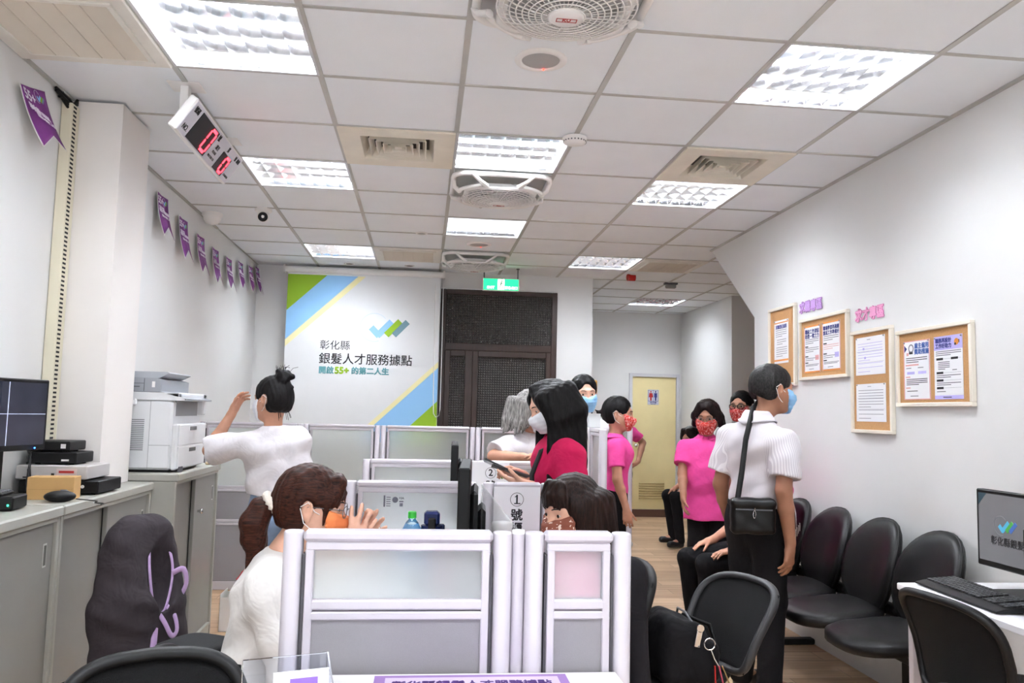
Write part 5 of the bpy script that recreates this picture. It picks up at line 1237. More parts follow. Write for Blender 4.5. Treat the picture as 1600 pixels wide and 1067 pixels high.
    # --- shirt
    if shirt is not None:
        Q = Shape(); hm = A3(hem) if hem is not None else pel - up * .02
        Q.ell(chest + f * .012 * k, (.168 * k * width, .125 * k, .135 * k), T, .03); Q.cap(sh['R'] - r * .03 * k, sh['L'] + r * .03 * k, .058 * k, .058 * k, .05)
        Q.tcap(chest - up * .03 * k, hm - up * .05, .142 * k * width * loose, .152 * k * width * loose * belly, T, .72, .04)
        nz = .036 * k if polo else .018 * k
        Q.cap(neck0 - up * .03, neck0 + up * .06, .066 * k, .058 * k, .02, 1, (up - f * .35, neck0 + up * nz)); Q.cap(neck0 - up * .012, sh['R'] - r * .02, .052 * k, .052 * k, .04); Q.cap(neck0 - up * .012, sh['L'] + r * .02, .052 * k, .052 * k, .04)
        if belly > 1.02: Q.ell(chest - up * .17 * k + f * .06 * k, (.14 * k, .105 * k * belly, .15 * k), T, .05)
        Q.plane(-up, hm)
        a0, a1, a2 = rng.uniform(0, 6, 3); 
        Q.ripple(lambda X, Y, Z: wr * (.0035 * np.sin(30 * Z + 16 * X + a0) * np.sin(13 * X + 19 * Y + a1) + .0025 * np.sin(52 * Z - 24 * X + 20 * Y + a2)))
        for s0, e, w, a in J:
            sl = a.get('sleeve', sleeve); rl = a.get('rl', 1.0)
            if sl <= 1:
                c = s0 + (e - s0) * sl; d = nrm(e - s0); Q.cap(s0, c + d * .02, .056 * k * rl, (.056 + .008 * rl) * k * rl, .035, 1, (d, c))
            else:
                d = nrm(w - e); Q.cap(s0, e, .060 * k * rl, .050 * k * rl, .035); Q.cap(e, w, .050 * k * rl, .036 * k * rl, .02, 1, (d, w - d * .01))
        if low is not None: Q.plane((0, 0, -1), (0, 0, low + .01))
        Q.mesh(max(h, .0065), 'shirt', shirt, t, O)
        if polo:
            n0 = neck0 + up * .030 * k + f * .004; c = MB(); N = 36
            def row(rr, zf): return [tuple(n0 + (T[:, 0] * math.cos(a) + T[:, 1] * math.sin(a) * .97) * rr * k + up * zf(abs(math.cos(a)), math.sin(a)) * k - O) for a in [PI / 2 + math.radians(14 + 332 * q / N) for q in range(N + 1)]]
            tp = .030 * ch
            c.grid([row(.0565, lambda ca, sa: .0), row(.0575, lambda ca, sa: tp - .01 * max(sa, 0)), row(.061, lambda ca, sa: tp + .003 - .01 * max(sa, 0)), row(.068, lambda ca, sa: tp - .008 - .012 * max(sa, 0)), row(.082, lambda ca, sa: .010 - .014 * (1 - ca)), row(.094, lambda ca, sa: .004 - .022 * (1 - ca) - .02 * max(sa, 0) ** 6)])
            c.build('collar', collar_m or shirt, t, solid=.004)
    # --- hair
    if hair is not None: hair(t, O, HP, HB, hs, h)
    # --- mask with ear loops
    if mask is not None:
        Q = Shape(); e = lambda c, rr, kk=.02: Q.ell(HP(c), A3(rr) * hs, HB, kk)
        head_shape(Q, HP, HB, hs); e((0, .024, -.052), (.062, .068, .062), .03); e((0, .050, -.092), (.032, .030, .024), .03); Q.cap(HP((0, .083, -.002)), HP((0, .096, -.046)), .013 * hs, .017 * hs, .035)
        Q.post.append(lambda D, X, Y, Z: D - .0045)
        Q.plane(HB @ A3((0, -.98, -.20)), HP((0, .048, -.05))); Q.plane(HB @ A3((0, .36, .933)), HP((0, .10, -.018))); Q.plane(HB @ A3((0, .25, -.97)), HP((0, .06, -.121)))
        def pl_(X, Y, Z):
            zz = (X - hc[0]) * HB[0, 2] + (Y - hc[1]) * HB[1, 2] + (Z - hc[2]) * HB[2, 2]; return .0011 * np.sin(zz * 2 * PI / (.021 * hs))
        Q.ripple(pl_); mo = Q.mesh(min(.005, h), 'face_mask', mask, t, O)
        for x in (-1, 1):
            s_ = MB(); s_.tube([tuple(HP(p) - O) for p in [(x * .059, .044, -.024), (x * .078, .010, -.006), (x * .090, -.012, .022), (x * .088, -.034, .006)]], .0016 * hs, 6); s_.tube([tuple(HP(p) - O) for p in [(x * .054, .044, -.080), (x * .073, .004, -.060), (x * .085, -.018, -.042), (x * .088, -.034, .002)]], .0016 * hs, 6); s_.build('ear_loop', mstrap or M_white, mo)
    if glasses is not None:
        gm_, rr, gr = glasses; q = MB(); F4 = Matrix([[*(HB[i] * hs), hc[i] - O[i]] for i in range(3)] + [[0, 0, 0, 1]]); q.M = F4
        for x in (-1, 1):
            q.tube([(x * .034 + .024 * gr * math.copysign(abs(math.cos(a * PI / 10)) ** .7, math.cos(a * PI / 10)), .106 - .012 * (abs(x * .034 + .024 * math.cos(a * PI / 10)) / .06) ** 2, -.004 + .019 * gr * math.copysign(abs(math.sin(a * PI / 10)) ** .7, math.sin(a * PI / 10))) for a in range(20)], rr, 6, True)
            q.tube([(x * .058, .096, .004), (x * .076, .05, .006), (x * .084, -.01, .008), (x * .083, -.03, -.004)], rr, 6)
        q.tube([(-.011, .108, .0), (0, .111, .003), (.011, .108, .0)], rr, 6); go = q.build('glasses', gm_, t)
        for x in (-1, 1): lens = MB(); lens.M = F4; lens.lathe([(.0001, 0), (.021 * gr, .0002)], (x * .034, .102, -.004), (0, 1, 0), 24); lens.build('lens', M_clear, go)
    return dict(t=t, O=O, HP=HP, HB=HB, sh=sh, T=T, chest=chest, pel=pel, k=k, neck0=neck0)
# ---- hair styles (all in head space)
def rip(Q, O, HB, hc, amp=.0022, fr=230, seed=0):
    def f(X, Y, Z):
        x = (X - hc[0]) * HB[0, 0] + (Y - hc[1]) * HB[1, 0] + (Z - hc[2]) * HB[2, 0]; y = (X - hc[0]) * HB[0, 1] + (Y - hc[1]) * HB[1, 1] + (Z - hc[2]) * HB[2, 1]; z = (X - hc[0]) * HB[0, 2] + (Y - hc[1]) * HB[1, 2] + (Z - hc[2]) * HB[2, 2]
        return amp * (np.sin(fr * x + 30 * z + seed) * np.sin(fr * .8 * y - 25 * z + 2 * seed) + .6 * np.sin(.4 * fr * (x + y) + 18 * z))
    Q.ripple(f)
def cap_hair(Q, HP, HB, hs, vol=1.0, line=.072, side=.0, nape=-.06, open_w=.070, ear=False):
    E = lambda c, r, k=.015, op=1: Q.ell(HP(c), A3(r) * hs, HB, k, op)
    E((0, -.018, .034), (.0855 * vol, .103 * vol, .094 * vol)); E((0, -.045, -.012), (.081 * vol, .074 * vol, .085 * vol), .03)
    E((0, .125, line - .105), (open_w, .096, .115), .012, -1)
    for x in (-1, 1):
        E((x * .085, .012 + side, -.035), (.03, .032, .046), .010, -1)
        if ear: E((x * .095, -.012, -.004), (.028, .024, .034), .006, -1)
    Q.p.append(((lambda X, Y, Z: (lambda zz: zz)((X - HP((0, 0, nape))[0]) * HB[0, 2] + (Y - HP((0, 0, nape))[1]) * HB[1, 2] + (Z - HP((0, 0, nape))[2]) * HB[2, 2])), HP((0, 0, 0)) - .16, HP((0, 0, 0)) + .16, .012, -1)) 
def hair_bun(t, O, HP, HB, hs, h):
    Q = Shape(); cap_hair(Q, HP, HB, hs, 1.05, .07, nape=-.075, ear=True)
    Q.ell(HP((0, -.075, .12)), A3((.043, .040, .036)) * hs, HB, .012); Q.cap(HP((.02, -.09, .14)), HP((-.03, -.10, .10)), .018, .02, .012); Q.cap(HP((-.02, -.06, .15)), HP((.03, -.11, .12)), .016, .018, .01); Q.cap(HP((0, -.09, .09)), HP((.01, -.13, .06)), .014, .006, .012)
    rip(Q, O, HB, HP((0, 0, 0)), .002, 210); Q.mesh(.005, 'hair', HR_K, t, O)
    w = MB()
    for q in range(14):
        a = rng.uniform(-1, 1, 6); w.tube([tuple(HP((a[0] * .03, -.08 + a[1] * .02, .14)) - O), tuple(HP((a[0] * .04 + a[3] * .02, -.09 + a[1] * .04, .165 + a[2] * .008)) - O), tuple(HP((a[0] * .05 + a[3] * .03, -.11 + a[1] * .05, .165 + a[5] * .02)) - O)], .0012, 5)
    for q in range(8):
        a = rng.uniform(-1, 1, 4); w.tube([tuple(HP((a[0] * .05, -.075, -.06)) - O), tuple(HP((a[0] * .055, -.085, -.085)) - O), tuple(HP((a[0] * .06, -.09, -.105 + a[1] * .015)) - O)], .0012, 5)
    w.build('loose_hair', HR_K, t)
def hair_pony(t, O, HP, HB, hs, h):
    Q = Shape(); cap_hair(Q, HP, HB, hs, 1.05, .062, .012, nape=-.075, open_w=.062, ear=True)
    for x in (-1, 1):
        Q.cap(HP((x * .03, .082, .082)), HP((x * .066, .062, .030)), .014, .010, .02); Q.cap(HP((x * .070, .046, .04)), HP((x * .073, .040, -.045)), .011, .004, .012)
    for q in range(9):
        x = -.048 + .012 * q; Q.cap(HP((x * .8, .066, .092)), HP((x * 1.0, .088 - abs(x) * .35, .050)), .011, .007, .014); Q.cap(HP((x * 1.0, .088 - abs(x) * .35, .050)), HP((x * 1.08, .096 - abs(x) * .42, .022 - .006 * (q % 3))), .007, .0025, .008)
    Q.cap(HP((0, -.10, .01)), HP((0, -.125, -.002)), .03, .024, .02)
    rip(Q, O, HB, HP((0, 0, 0)), .0016, 230); Q.mesh(.0045, 'hair', HR_R, t, O)
    P = Shape(); pts = [(0, -.125, -.002), (0, -.155, -.028), (.006, -.172, -.07), (.004, -.165, -.12), (-.004, -.145, -.165), (.0, -.135, -.20)]; rr = [.020, .036, .042, .038, .026, .006]
    for a in range(5): P.cap(HP(pts[a]), HP(pts[a + 1]), rr[a], rr[a + 1], .015)
    for q in range(9):
        a = rng.uniform(-1, 1, 4); P.cap(HP((a[0] * .02, -.16 + a[1] * .015, -.12)), HP((a[0] * .035, -.15 + a[1] * .03, -.20 + a[2] * .015)), .010, .003, .01)
    rip(P, O, HB, HP((0, 0, 0)), .0022, 200, 1); po = P.mesh(.0045, 'ponytail', HR_R, t, O)
    s_ = MB(); c = HP((0, -.125, -.003)); d = HB @ A3((0, -.77, -.64)); p1 = HB @ A3((1, 0, 0)); p2 = np.cross(d, p1)
    s_.tube([tuple(c + (p1 * math.cos(a * PI / 12) + p2 * math.sin(a * PI / 12)) * (.027 + .003 * (a % 2)) + d * .004 * (a % 2) - O) for a in range(24)], .013, 8, True); s_.build('scrunchie', mat('cream_scrunchie', 'e6ddd2', .9, bump=.4, bscale=150), po)
def hair_bob(t, O, HP, HB, hs, h):
    Q = Shape(); cap_hair(Q, HP, HB, hs, 1.03, .066, .012, nape=-.13, open_w=.064)
    for x in (-1, 1):
        for q in range(7):
            y = .030 - .024 * q; xx = .076 - .002 * abs(q - 3); Q.cap(HP((x * xx, y, .03)), HP((x * (xx + .008), y - .010, -.15 if q > 0 else -.10)), .020 if q > 0 else .012, .018 if q > 0 else .006, .04)
    for q in range(5): x = -.05 + .025 * q; Q.cap(HP((x, -.085, .03)), HP((x * 1.2, -.095, -.165)), .028, .02, .02)
    for q in range(13):
        x = -.06 + .010 * q; Q.cap(HP((x * .55, .060, .098)), HP((x * .85, .086 - abs(x) * .25, .066)), .013, .009, .014); Q.cap(HP((x * .85, .086 - abs(x) * .25, .066)), HP((x * 1.06, .098 - abs(x) * .42, .031 - .004 * ((q * 7) % 3))), .008, .003, .01)
    rip(Q, O, HB, HP((0, 0, 0)), .0016, 240); Q.mesh(.0045, 'hair', HR_B, t, O)
def hair_long(t, O, HP, HB, hs, h):
    Q = Shape(); cap_hair(Q, HP, HB, hs, 1.03, .082, .03, nape=-.14, open_w=.054); up = A3((0, 0, 1)); f = A3((HB[0, 1], HB[1, 1], 0)); f = nrm(f); rr = np.cross(f, up)
    for x in (-1, 1):
        for q in range(7):
            y = .058 - .028 * q; a = HP((x * (.076 - .002 * abs(q - 3)), y, .05)); b = HP((x * .088, y - .01, -.06)); c = b - up * (.26 - .0 * q) + rr * x * .012 - f * .012 * (q > 3) + f * (.012 if q < 2 else 0)
            ra = .025 if q > 0 else .014; Q.cap(a, b, ra, ra * .95, .04); Q.cap(b, c, ra * .95, .016 if q > 0 else .007, .018)
    for q in range(6): x = -.055 + .022 * q; a = HP((x, -.082, .03)); b = HP((x * 1.15, -.088, -.08)); Q.cap(a, b, .024, .025, .04); Q.cap(b, b - up * .27 - f * .005, .025, .016, .02)
    Q.cap(HP((0, .055, .108)), HP((0, -.06, .125)), .006, .006, .02, -1)
    for x in (-1, 1):
        for q in range(4): Q.cap(HP((x * .008, .055 - .02 * q, .110)), HP((x * .070, .062 - .012 * q, .01)), .012, .010, .014)
    rip(Q, O, HB, HP((0, 0, 0)), .0018, 220); Q.mesh(.005, 'hair', HR_K, t, O)
def hair_grayf(t, O, HP, HB, hs, h):
    Q = Shape(); cap_hair(Q, HP, HB, hs, 1.10, .07, .02, nape=-.10, open_w=.056)
    for x in (-1, 1):
        for q in range(7):
            y = .05 - .028 * q; Q.cap(HP((x * .078, y, .05)), HP((x * .098, y - .01, -.07)), .028, .022, .02); Q.cap(HP((x * .098, y - .01, -.07)), HP((x * (.112 + .006 * (q % 2)), y - .02, -.125 - .01 * (q % 3))), .02, .006, .012)
    for q in range(5): x = -.06 + .03 * q; Q.cap(HP((x, -.10, .03)), HP((x * 1.3, -.125, -.11)), .03, .014, .02)
    rip(Q, O, HB, HP((0, 0, 0)), .003, 190); Q.mesh(.006, 'hair', HR_G, t, O)
def mk_back(bun, hm=HR_K, vol=1.04, line=.078, h2=.006):
    def fn(t, O, HP, HB, hs, h):
        Q = Shape(); cap_hair(Q, HP, HB, hs, vol, line, nape=-.07, open_w=.062, ear=True)
        if bun:
            Q.ell(HP((0, -.135, .0)), A3((.024, .022, .022)) * hs, HB, .02); Q.cap(HP((0, -.14, .0)), HP((0.01, -.175, .022)), .010, .004, .012); Q.cap(HP((0, -.14, .0)), HP((-.01, -.17, -.03)), .012, .004, .012)
        else: Q.cap(HP((0, -.09, -.03)), HP((0, -.10, -.13)), .045, .03, .03)
        rip(Q, O, HB, HP((0, 0, 0)), .0018, 210); Q.mesh(h2, 'hair', hm, t, O)
    return fn
def hair_aunt(t, O, HP, HB, hs, h):
    Q = Shape(); cap_hair(Q, HP, HB, hs, 1.10, .072, .0, nape=-.07, open_w=.06)
    for x in (-1, 1):
        Q.cap(HP((x * .035, .06, .098)), HP((x * .083, .03, .01)), .026, .024, .03); Q.cap(HP((x * .083, .03, .02)), HP((x * .098, -.02, -.055)), .024, .020, .02); Q.cap(HP((x * .09, -.04, .0)), HP((x * .098, -.06, -.06)), .03, .022, .03)
    rip(Q, O, HB, HP((0, 0, 0)), .002, 180); Q.mesh(.006, 'hair', HR_P, t, O)
def hair_man(hm, vol=1.02, h2=.005):
    def fn(t, O, HP, HB, hs, h):
        Q = Shape(); E = lambda c, r, k=.015, op=1: Q.ell(HP(c), A3(r) * hs, HB, k, op)
        E((0, -.018, .034), (.0835 * vol, .103 * vol, .091 * vol)); E((0, -.045, -.008), (.080 * vol, .074 * vol, .075 * vol), .03)
        E((0, .130, -.02), (.072, .095, .105), .012, -1)
        for x in (-1, 1):
            E((x * .088, .004, -.03), (.024, .026, .040), .008, -1); E((x * .085, .05, -.03), (.03, .04, .05), .01, -1)
        Q.cap(HP((0, -.11, -.10)), HP((0, .10, -.10)), .065, .07, .02, -1)
        rip(Q, O, HB, HP((0, 0, 0)), .0016, 260); Q.mesh(h2, 'hair', hm, t, O)
    return fn
# ---------------------------------------------------------------- people
dn = (0, 0, -1)
# woman with a bun, back to the viewer, hand raised to her head
p = person('bun', 'person with black hair bun in white shirt, back turned, hand raised to the forehead', (-.30, 2.32), 22, 1.50, (-.335, 2.30, 1.385), 62, 3, 0, chest=(-.315, 2.31, 1.115), pel=(-.29, 2.34, .80),
    arms=[dict(side='L', elbow=(-.655, 2.34, 1.105), wrist=(-.560, 2.38, 1.30), fd=(.42, -.05, .9), pn=(.85, -.45, -.15), curl=32, spread=.25, sleeve=.93, rl=1.3), dict(side='R', elbow=(-.165, 2.40, .925), wrist=(-.22, 2.60, 1.0), fd=(-.3, .9, .1), pn=(-.8, 0, -.6), sleeve=.93, rl=1.1)],
    skin=SK_M, h=.0055, shirt=CL_W, hair=hair_bun, mask=MK_W, trousers=CL_DN, shoes=M_shoew, hem=(-.29, 2.34, .895), loose=1.12, sw=.15, wr=1.7, hs=.98)
MB().tube([tuple(p['neck0'] + (p['T'][:, 0] * math.cos(a * PI / 12) * .053 + p['T'][:, 1] * math.sin(a * PI / 12) * .053) * 1.0 + A3((0, 0, .026)) - p['O']) for a in range(24)], .006, 8, True).build('lanyard', M_black, p['t'])
# seated woman with ponytail and orange mask, talking over the counter
p = person('pony', 'person with brown ponytail and orange mask, seated in white long sleeved top', (.02, .38), -88, 1.58, (.150, .40, 1.040), -86, 6, 2, pel=(-.01, .38, .50), chest=(.045, .39, .775),
    arms=[dict(side='R', elbow=(.13, .17, .60), wrist=(.275, .355, .885), fd=(.22, .05, .95), pn=(.1, .95, -.1), curl=14, spread=.3, sleeve=1.5, rl=1.1), dict(side='L', elbow=(.14, .62, .60), wrist=(.285, .42, .885), fd=(.45, -.05, .9), pn=(.1, -.95, -.1), curl=22, spread=.25, sleeve=1.5, rl=1.1)],
    legs=[(A3((.0, .29, .48)), A3((.40, .28, .50)), A3((.38, .27, .08)), A3((1, 0, 0))), (A3((.0, .47, .48)), A3((.40, .48, .50)), A3((.38, .49, .08)), A3((1, 0, 0)))],
    skin=SK_L, h=.005, shirt=CL_W2, hair=hair_pony, mask=MK_O, trousers=CL_BK, hem=(-.01, .38, .46), loose=1.08, sw=.165, wr=1.6, glasses=(M_gray, .0014, .95), hs=.98)
# seated woman with brown mask
p = person('bob', 'person with dark fringe and brown printed mask, seated behind the short partition', (1.0, .56), 100, 1.55, (.985, .545, 1.015), 120, 7, 0, pel=(1.02, .56, .49), chest=(1.0, .56, .765),
    arms=[dict(side='L', wrist=(.86, .40, .76), pole=(.3, -.6, -.7), fd=(-1, .1, 0), pn=(0, 0, -1), sleeve=.6), dict(side='R', wrist=(.86, .72, .76), pole=(.3, .6, -.7), fd=(-1, -.1, 0), pn=(0, 0, -1), sleeve=.6)],
    legs=[(A3((1.0, .47, .47)), A3((.80, .44, .49)), A3((.84, .44, .08)), A3((-1, 0, 0))), (A3((1.0, .65, .47)), A3((.80, .66, .49)), A3((.84, .66, .08)), A3((-1, 0, 0)))],
    skin=SK_L, h=.005, shirt=cloth_mat('rose_shirt', 'e79ab8'), hair=hair_bob, mask=MK_N, hem=(1.01, .56, .50), sw=.155, mstrap=mat('brown_strap', '5d382b', .7), hs=.98)
# woman with long black hair looking at her phone
p = person('long', 'person with long black hair and magenta polo looking down at a phone case', (1.10, 1.46), 96, 1.51, (1.045, 1.44, 1.378), 100, 22, 0, chest=(1.10, 1.46, 1.125),
    arms=[dict(side='L', wrist=(.955, 1.34, 1.025), pole=(.6, -.3, -.8), fd=(-.9, .25, .22), pn=(.15, .25, .95), curl=18, spread=.15, sleeve=.72, rl=1.15), dict(side='R', wrist=(.945, 1.56, 1.055), pole=(.6, .3, -.8), fd=(-.85, -.35, .3), pn=(.1, -.5, -.85), curl=40, spread=.1, sleeve=.72, rl=1.15)],
    skin=SK_L, h=.0055, shirt=CL_MG, hair=hair_long, mask=MK_W, hem=(1.10, 1.46, .80), sw=.165, polo=True, hs=.93)
T_ = p['T']; O_ = p['O']; s0 = p['sh']['L']
MB().tube([tuple(q - O_) for q in [s0 + T_[:, 0] * .09 - T_[:, 1] * .02 + A3((0, 0, .065)), s0 + T_[:, 0] * .075 + T_[:, 1] * .115 + A3((0, 0, .01)), s0 + T_[:, 0] * .085 + T_[:, 1] * .15 + A3((0, 0, -.09)), s0 + T_[:, 0] * .03 + T_[:, 1] * .16 + A3((0, 0, -.19)), s0 - T_[:, 0] * .03 + T_[:, 1] * .13 + A3((0, 0, -.28)), s0 - T_[:, 0] * .075 + T_[:, 1] * .05 + A3((0, 0, -.36))]], .011, 8, False, .4, (0, -1, 0)).build('bag_strap', M_black, p['t'])
t = thing('phone_case', 'black flip phone case held open by the long haired woman', 'phone', (.875, 1.43, 1.083))
m = MB(); m.M = Matrix.Rotation(math.radians(16), 4, 'Y') @ Matrix.Rotation(math.radians(-8), 4, 'X'); m.box((-.085, -.05, -.004), (.085, .05, .004), .002); m.build('cover', mat('phone_leather', '26272b', .5, bump=.1, bscale=300), t)
m = MB(); m.M = Matrix.Rotation(math.radians(16), 4, 'Y') @ Matrix.Rotation(math.radians(-8), 4, 'X') @ Matrix.Translation((-.085, 0, .004)) @ Matrix.Rotation(math.radians(8), 4, 'Y'); m.box((-.045, -.048, 0), (.07, .048, .008), .002); m.build('phone', M_blackg, t)
# gray haired woman in white polo behind partition 2
p = person('gray', 'person with loose gray hair and white polo, leaning behind the number 2 partition', (1.15, 2.76), 205, 1.49, (1.138, 2.68, 1.352), 222, 8, 0, chest=(1.13, 2.74, 1.105),
    arms=[dict(side='R', elbow=(.90, 2.62, 1.085), wrist=(1.06, 2.50, 1.09), fd=(.85, -.1, -.2), pn=(0, .3, -.95), curl=25, sleeve=.80, rl=1.35), dict(side='L', elbow=(1.36, 2.62, 1.0), wrist=(1.22, 2.47, 1.08), fd=(-.7, -.2, .2), pn=(.2, .2, -.9), curl=25, sleeve=.8, rl=1.35)],
    skin=SK_M, h=.0065, shirt=CL_W, hair=hair_grayf, mask=MK_W, hem=(1.14, 2.75, .78), sw=.165, polo=True)
# woman in blue mask facing the viewer
p = person('blue', 'person with blue mask and dark tied hair, smiling toward the viewer', (1.49, 3.08), 176, 1.60, (1.525, 3.06, 1.478), 186, 4, 2,
    arms=[dict(side='R', wrist=(1.32, 3.05, .86), pole=(-.3, .6, -.2), fd=(0, 0, -1), pn=(1, 0, 0)), dict(side='L', wrist=(1.62, 3.10, .86), pole=(.1, .6, -.2), fd=(0, 0, -1), pn=(-1, 0, 0))],
    skin=SK_L, h=.0065, shirt=CL_W, hair=mk_back(False), mask=MK_B, hem=(1.49, 3.08, .80), sw=.145)
# woman in pink polo, profile
p = person('pink1', 'person in pink polo with short ponytail and red flowered mask, standing in profile', (1.85, 3.5), 258, 1.465, (1.868, 3.49, 1.352), 250, 2, 0, chest=(1.85, 3.5, 1.07),
    arms=[dict(side='R', elbow=(1.815, 3.30, .905), wrist=(1.875, 3.30, .72), fd=(.15, 0, -1), pn=(.2, .95, 0), curl=30), dict(side='L', elbow=(1.84, 3.70, .90), wrist=(1.90, 3.68, .72), fd=(.15, 0, -1), pn=(.2, -.95, 0), curl=30)],
    skin=SK_M, h=.0065, shirt=CL_PK, hair=mk_back(True), mask=MK_F, hem=(1.85, 3.5, .69), sw=.155, polo=True, width=.9)
# pink shirted person mostly hidden behind
p = person('pinkh', 'person in pink shirt mostly hidden behind a partition, hand on hip', (2.52, 6.2), 180, 1.49, (2.51, 6.18, 1.385), 165, 0, 0,
    arms=[dict(side='L', elbow=(2.80, 6.26, 1.06), wrist=(2.715, 6.12, .87), fd=(-.6, -.1, -.5), pn=(-.6, .3, .5), curl=20, sleeve=.6), dict(side='R', wrist=(2.31, 6.15, .80), pole=(-.3, .6, 0), fd=(0, 0, -1), pn=(1, 0, 0))],
    skin=SK_M, h=.008, shirt=CL_PK, hair=mk_back(False, h2=.008), mask=MK_F, shoes=M_shoew, hem=(2.52, 6.2, .74), trousers=cloth_mat('dark_shorts', '1a1a20'))
# older woman in pink polo with glasses
p = person('pink2', 'person in long pink polo with glasses and red flowered mask, standing beside the elderly man', (2.56, 3.62), 158, 1.465, (2.548, 3.58, 1.342), 150, 8, 0, chest=(2.555, 3.62, 1.075),
    arms=[dict(side='R', elbow=(2.375, 3.62, .93), wrist=(2.345, 3.50, .79), fd=(-.1, -.3, -.95), pn=(.7, -.3, 0), curl=30, rl=1.2), dict(side='L', wrist=(2.76, 3.52, .78), pole=(.4, .5, -.3), fd=(0, -.2, -1), pn=(-.8, -.3, 0), curl=30, rl=1.2)],
    skin=SK_T, h=.0065, shirt=CL_PK, hair=hair_aunt, mask=MK_F, hem=(2.56, 3.62, .605), belly=1.10, loose=1.13, glasses=(M_gray, .0014, .95), polo=True)
B_ = p['T']; c = p['chest'] + B_[:, 1] * .139 - B_[:, 0] * .075 + A3((0, 0, .02)); F_ = frame(tuple(c - p['O']), tuple(-B_[:, 0]), (0, 0, 1), tuple(B_[:, 1]))
text_mb([('千禧', .03, F_, 'CENTER', 0, .0008)]).build('chest_print', M_white, p['t'])
# person seated in the corridor
t = thing('side_chair', 'black chair in the corridor under the seated person', 'chair', (3.42, 6.2, 0))
MB().box((-.19, -.2, .40), (.19, .2, .44), .012).build('seat', M_black, t); MB().box((.17, -.2, .44), (.21, .2, .80), .012).build('backrest', M_black, t)
for a in (-.17, .17):
    for b in (-.18, .18): MB().cyl((a, b, 0), (a, b, .41), .014).build('leg', M_gray, t)
p = person('p10', 'person with wavy dark hair seated in the corridor, hands on black trousers', (3.38, 6.2), 108, 1.50, (3.30, 6.18, 1.115), 118, 10, 0, pel=(3.42, 6.2, .50), chest=(3.38, 6.2, .845),
    arms=[dict(side='L', wrist=(3.20, 6.06, .60), pole=(.3, -.6, -.3), fd=(-.8, .1, -.4), pn=(0, .1, -1), curl=20), dict(side='R', wrist=(3.20, 6.32, .60), pole=(.3, .6, -.3), fd=(-.8, -.1, -.4), pn=(0, -.1, -1), curl=20)],
    legs=[(A3((3.40, 6.11, .49)), A3((3.10, 6.05, .51)), A3((3.14, 6.03, .08)), A3((-1, -.3, 0))), (A3((3.40, 6.29, .49)), A3((3.10, 6.33, .51)), A3((3.16, 6.33, .08)), A3((-1, 0, 0)))],
    skin=SK_M, h=.008, shirt=CL_PK, hair=hair_aunt, hem=(3.4, 6.2, .50))
# man with glasses behind the elderly man
p = person('specs', 'person with short black hair and black glasses, looking past the elderly man', (2.97, 3.96), 140, 1.55, (2.95, 3.94, 1.435), 138, 0, 0,
    arms=[dict(side='R', wrist=(2.83, 3.86, .85), pole=(-.3, .6, 0), fd=(0, 0, -1), pn=(1, 0, 0)), dict(side='L', wrist=(3.15, 4.02, .85), pole=(.3, .6, 0), fd=(0, 0, -1), pn=(-1, 0, 0))],
    skin=SK_M, h=.0065, shirt=CL_GY, hair=hair_man(HR_K, 1.03, .006), mask=MK_F, glasses=(M_blackg, .0032, 1.0), hem=(2.97, 3.96, .76), trousers=CL_BK)
# seated person behind the elderly man, only knees and hand in view
p = person('p12', 'person in pink shirt and black trousers seated behind the elderly man, hand on knee', (2.50, 2.62), 90, 1.52, (2.56, 2.61, 1.165), 95, 5, 0, pel=(2.585, 2.61, .545), chest=(2.60, 2.61, .885),
    arms=[dict(side='L', elbow=(2.50, 2.42, .70), wrist=(2.335, 2.48, .575), fd=(-.93, .15, -.22), pn=(0, .1, -1), curl=18, sleeve=.6), dict(side='R', elbow=(2.50, 2.82, .70), wrist=(2.29, 2.75, .59), fd=(-.9, -.1, -.25), pn=(0, -.1, -1), curl=18, sleeve=.6)],
    legs=[(A3((2.52, 2.52, .53)), A3((2.18, 2.56, .475)), A3((2.21, 2.56, .08)), A3((-1, -.1, 0))), (A3((2.52, 2.70, .53)), A3((2.13, 2.75, .475)), A3((2.18, 2.77, .08)), A3((-1, .1, 0)))],
    skin=SK_M, h=.007, shirt=CL_PK, hair=hair_man(HR_K, 1.03, .008), mask=MK_B, hem=(2.58, 2.61, .52))
# elderly man in white striped shirt
p = person('old', 'elderly person in white striped shirt and black trousers with shoulder bag, reading the boards', (2.15, 1.75), -66, 1.63, (2.232, 1.735, 1.492), -84, 2, 0, chest=(2.155, 1.745, 1.205), pel=(2.15, 1.76, .86),
    arms=[dict(side='R', elbow=(2.195, 1.54, 1.005), wrist=(2.235, 1.56, .755), fd=(-.10, -.05, -1), pn=(-.55, .85, 0), curl=30, spread=.05, sleeve=.74, rl=1.15), dict(side='L', elbow=(2.03, 1.93, 1.0), wrist=(2.11, 1.98, .77), fd=(.1, 0, -1), pn=(.3, -.9, 0), curl=30, sleeve=.74, rl=1.25)],
    skin=SK_T, h=.005, shirt=CL_ST, hair=hair_man(HR_O), mask=MK_B, hem=(2.15, 1.755, .905), sw=.178, polo=True, wr=1.3, legr=1.12, hs=1.02, ch=1.5, shd=.024)
T_ = p['T']; O_ = p['O']
b = MB(); c0 = p['pel'] + A3((0, 0, .055)); 
b.tube([tuple(c0 + T_[:, 0] * math.cos(a * PI / 16) * .152 + T_[:, 1] * math.sin(a * PI / 16) * .112 - O_) for a in range(32)], .016, 8, True, .35, (1, 0, 0)); b.build('belt', M_black, p['t'])
t = thing('shoulder_bag', 'black shoulder bag hanging at the elderly mans hip', 'bag', (2.055, 1.575, .88), math.radians(-12))
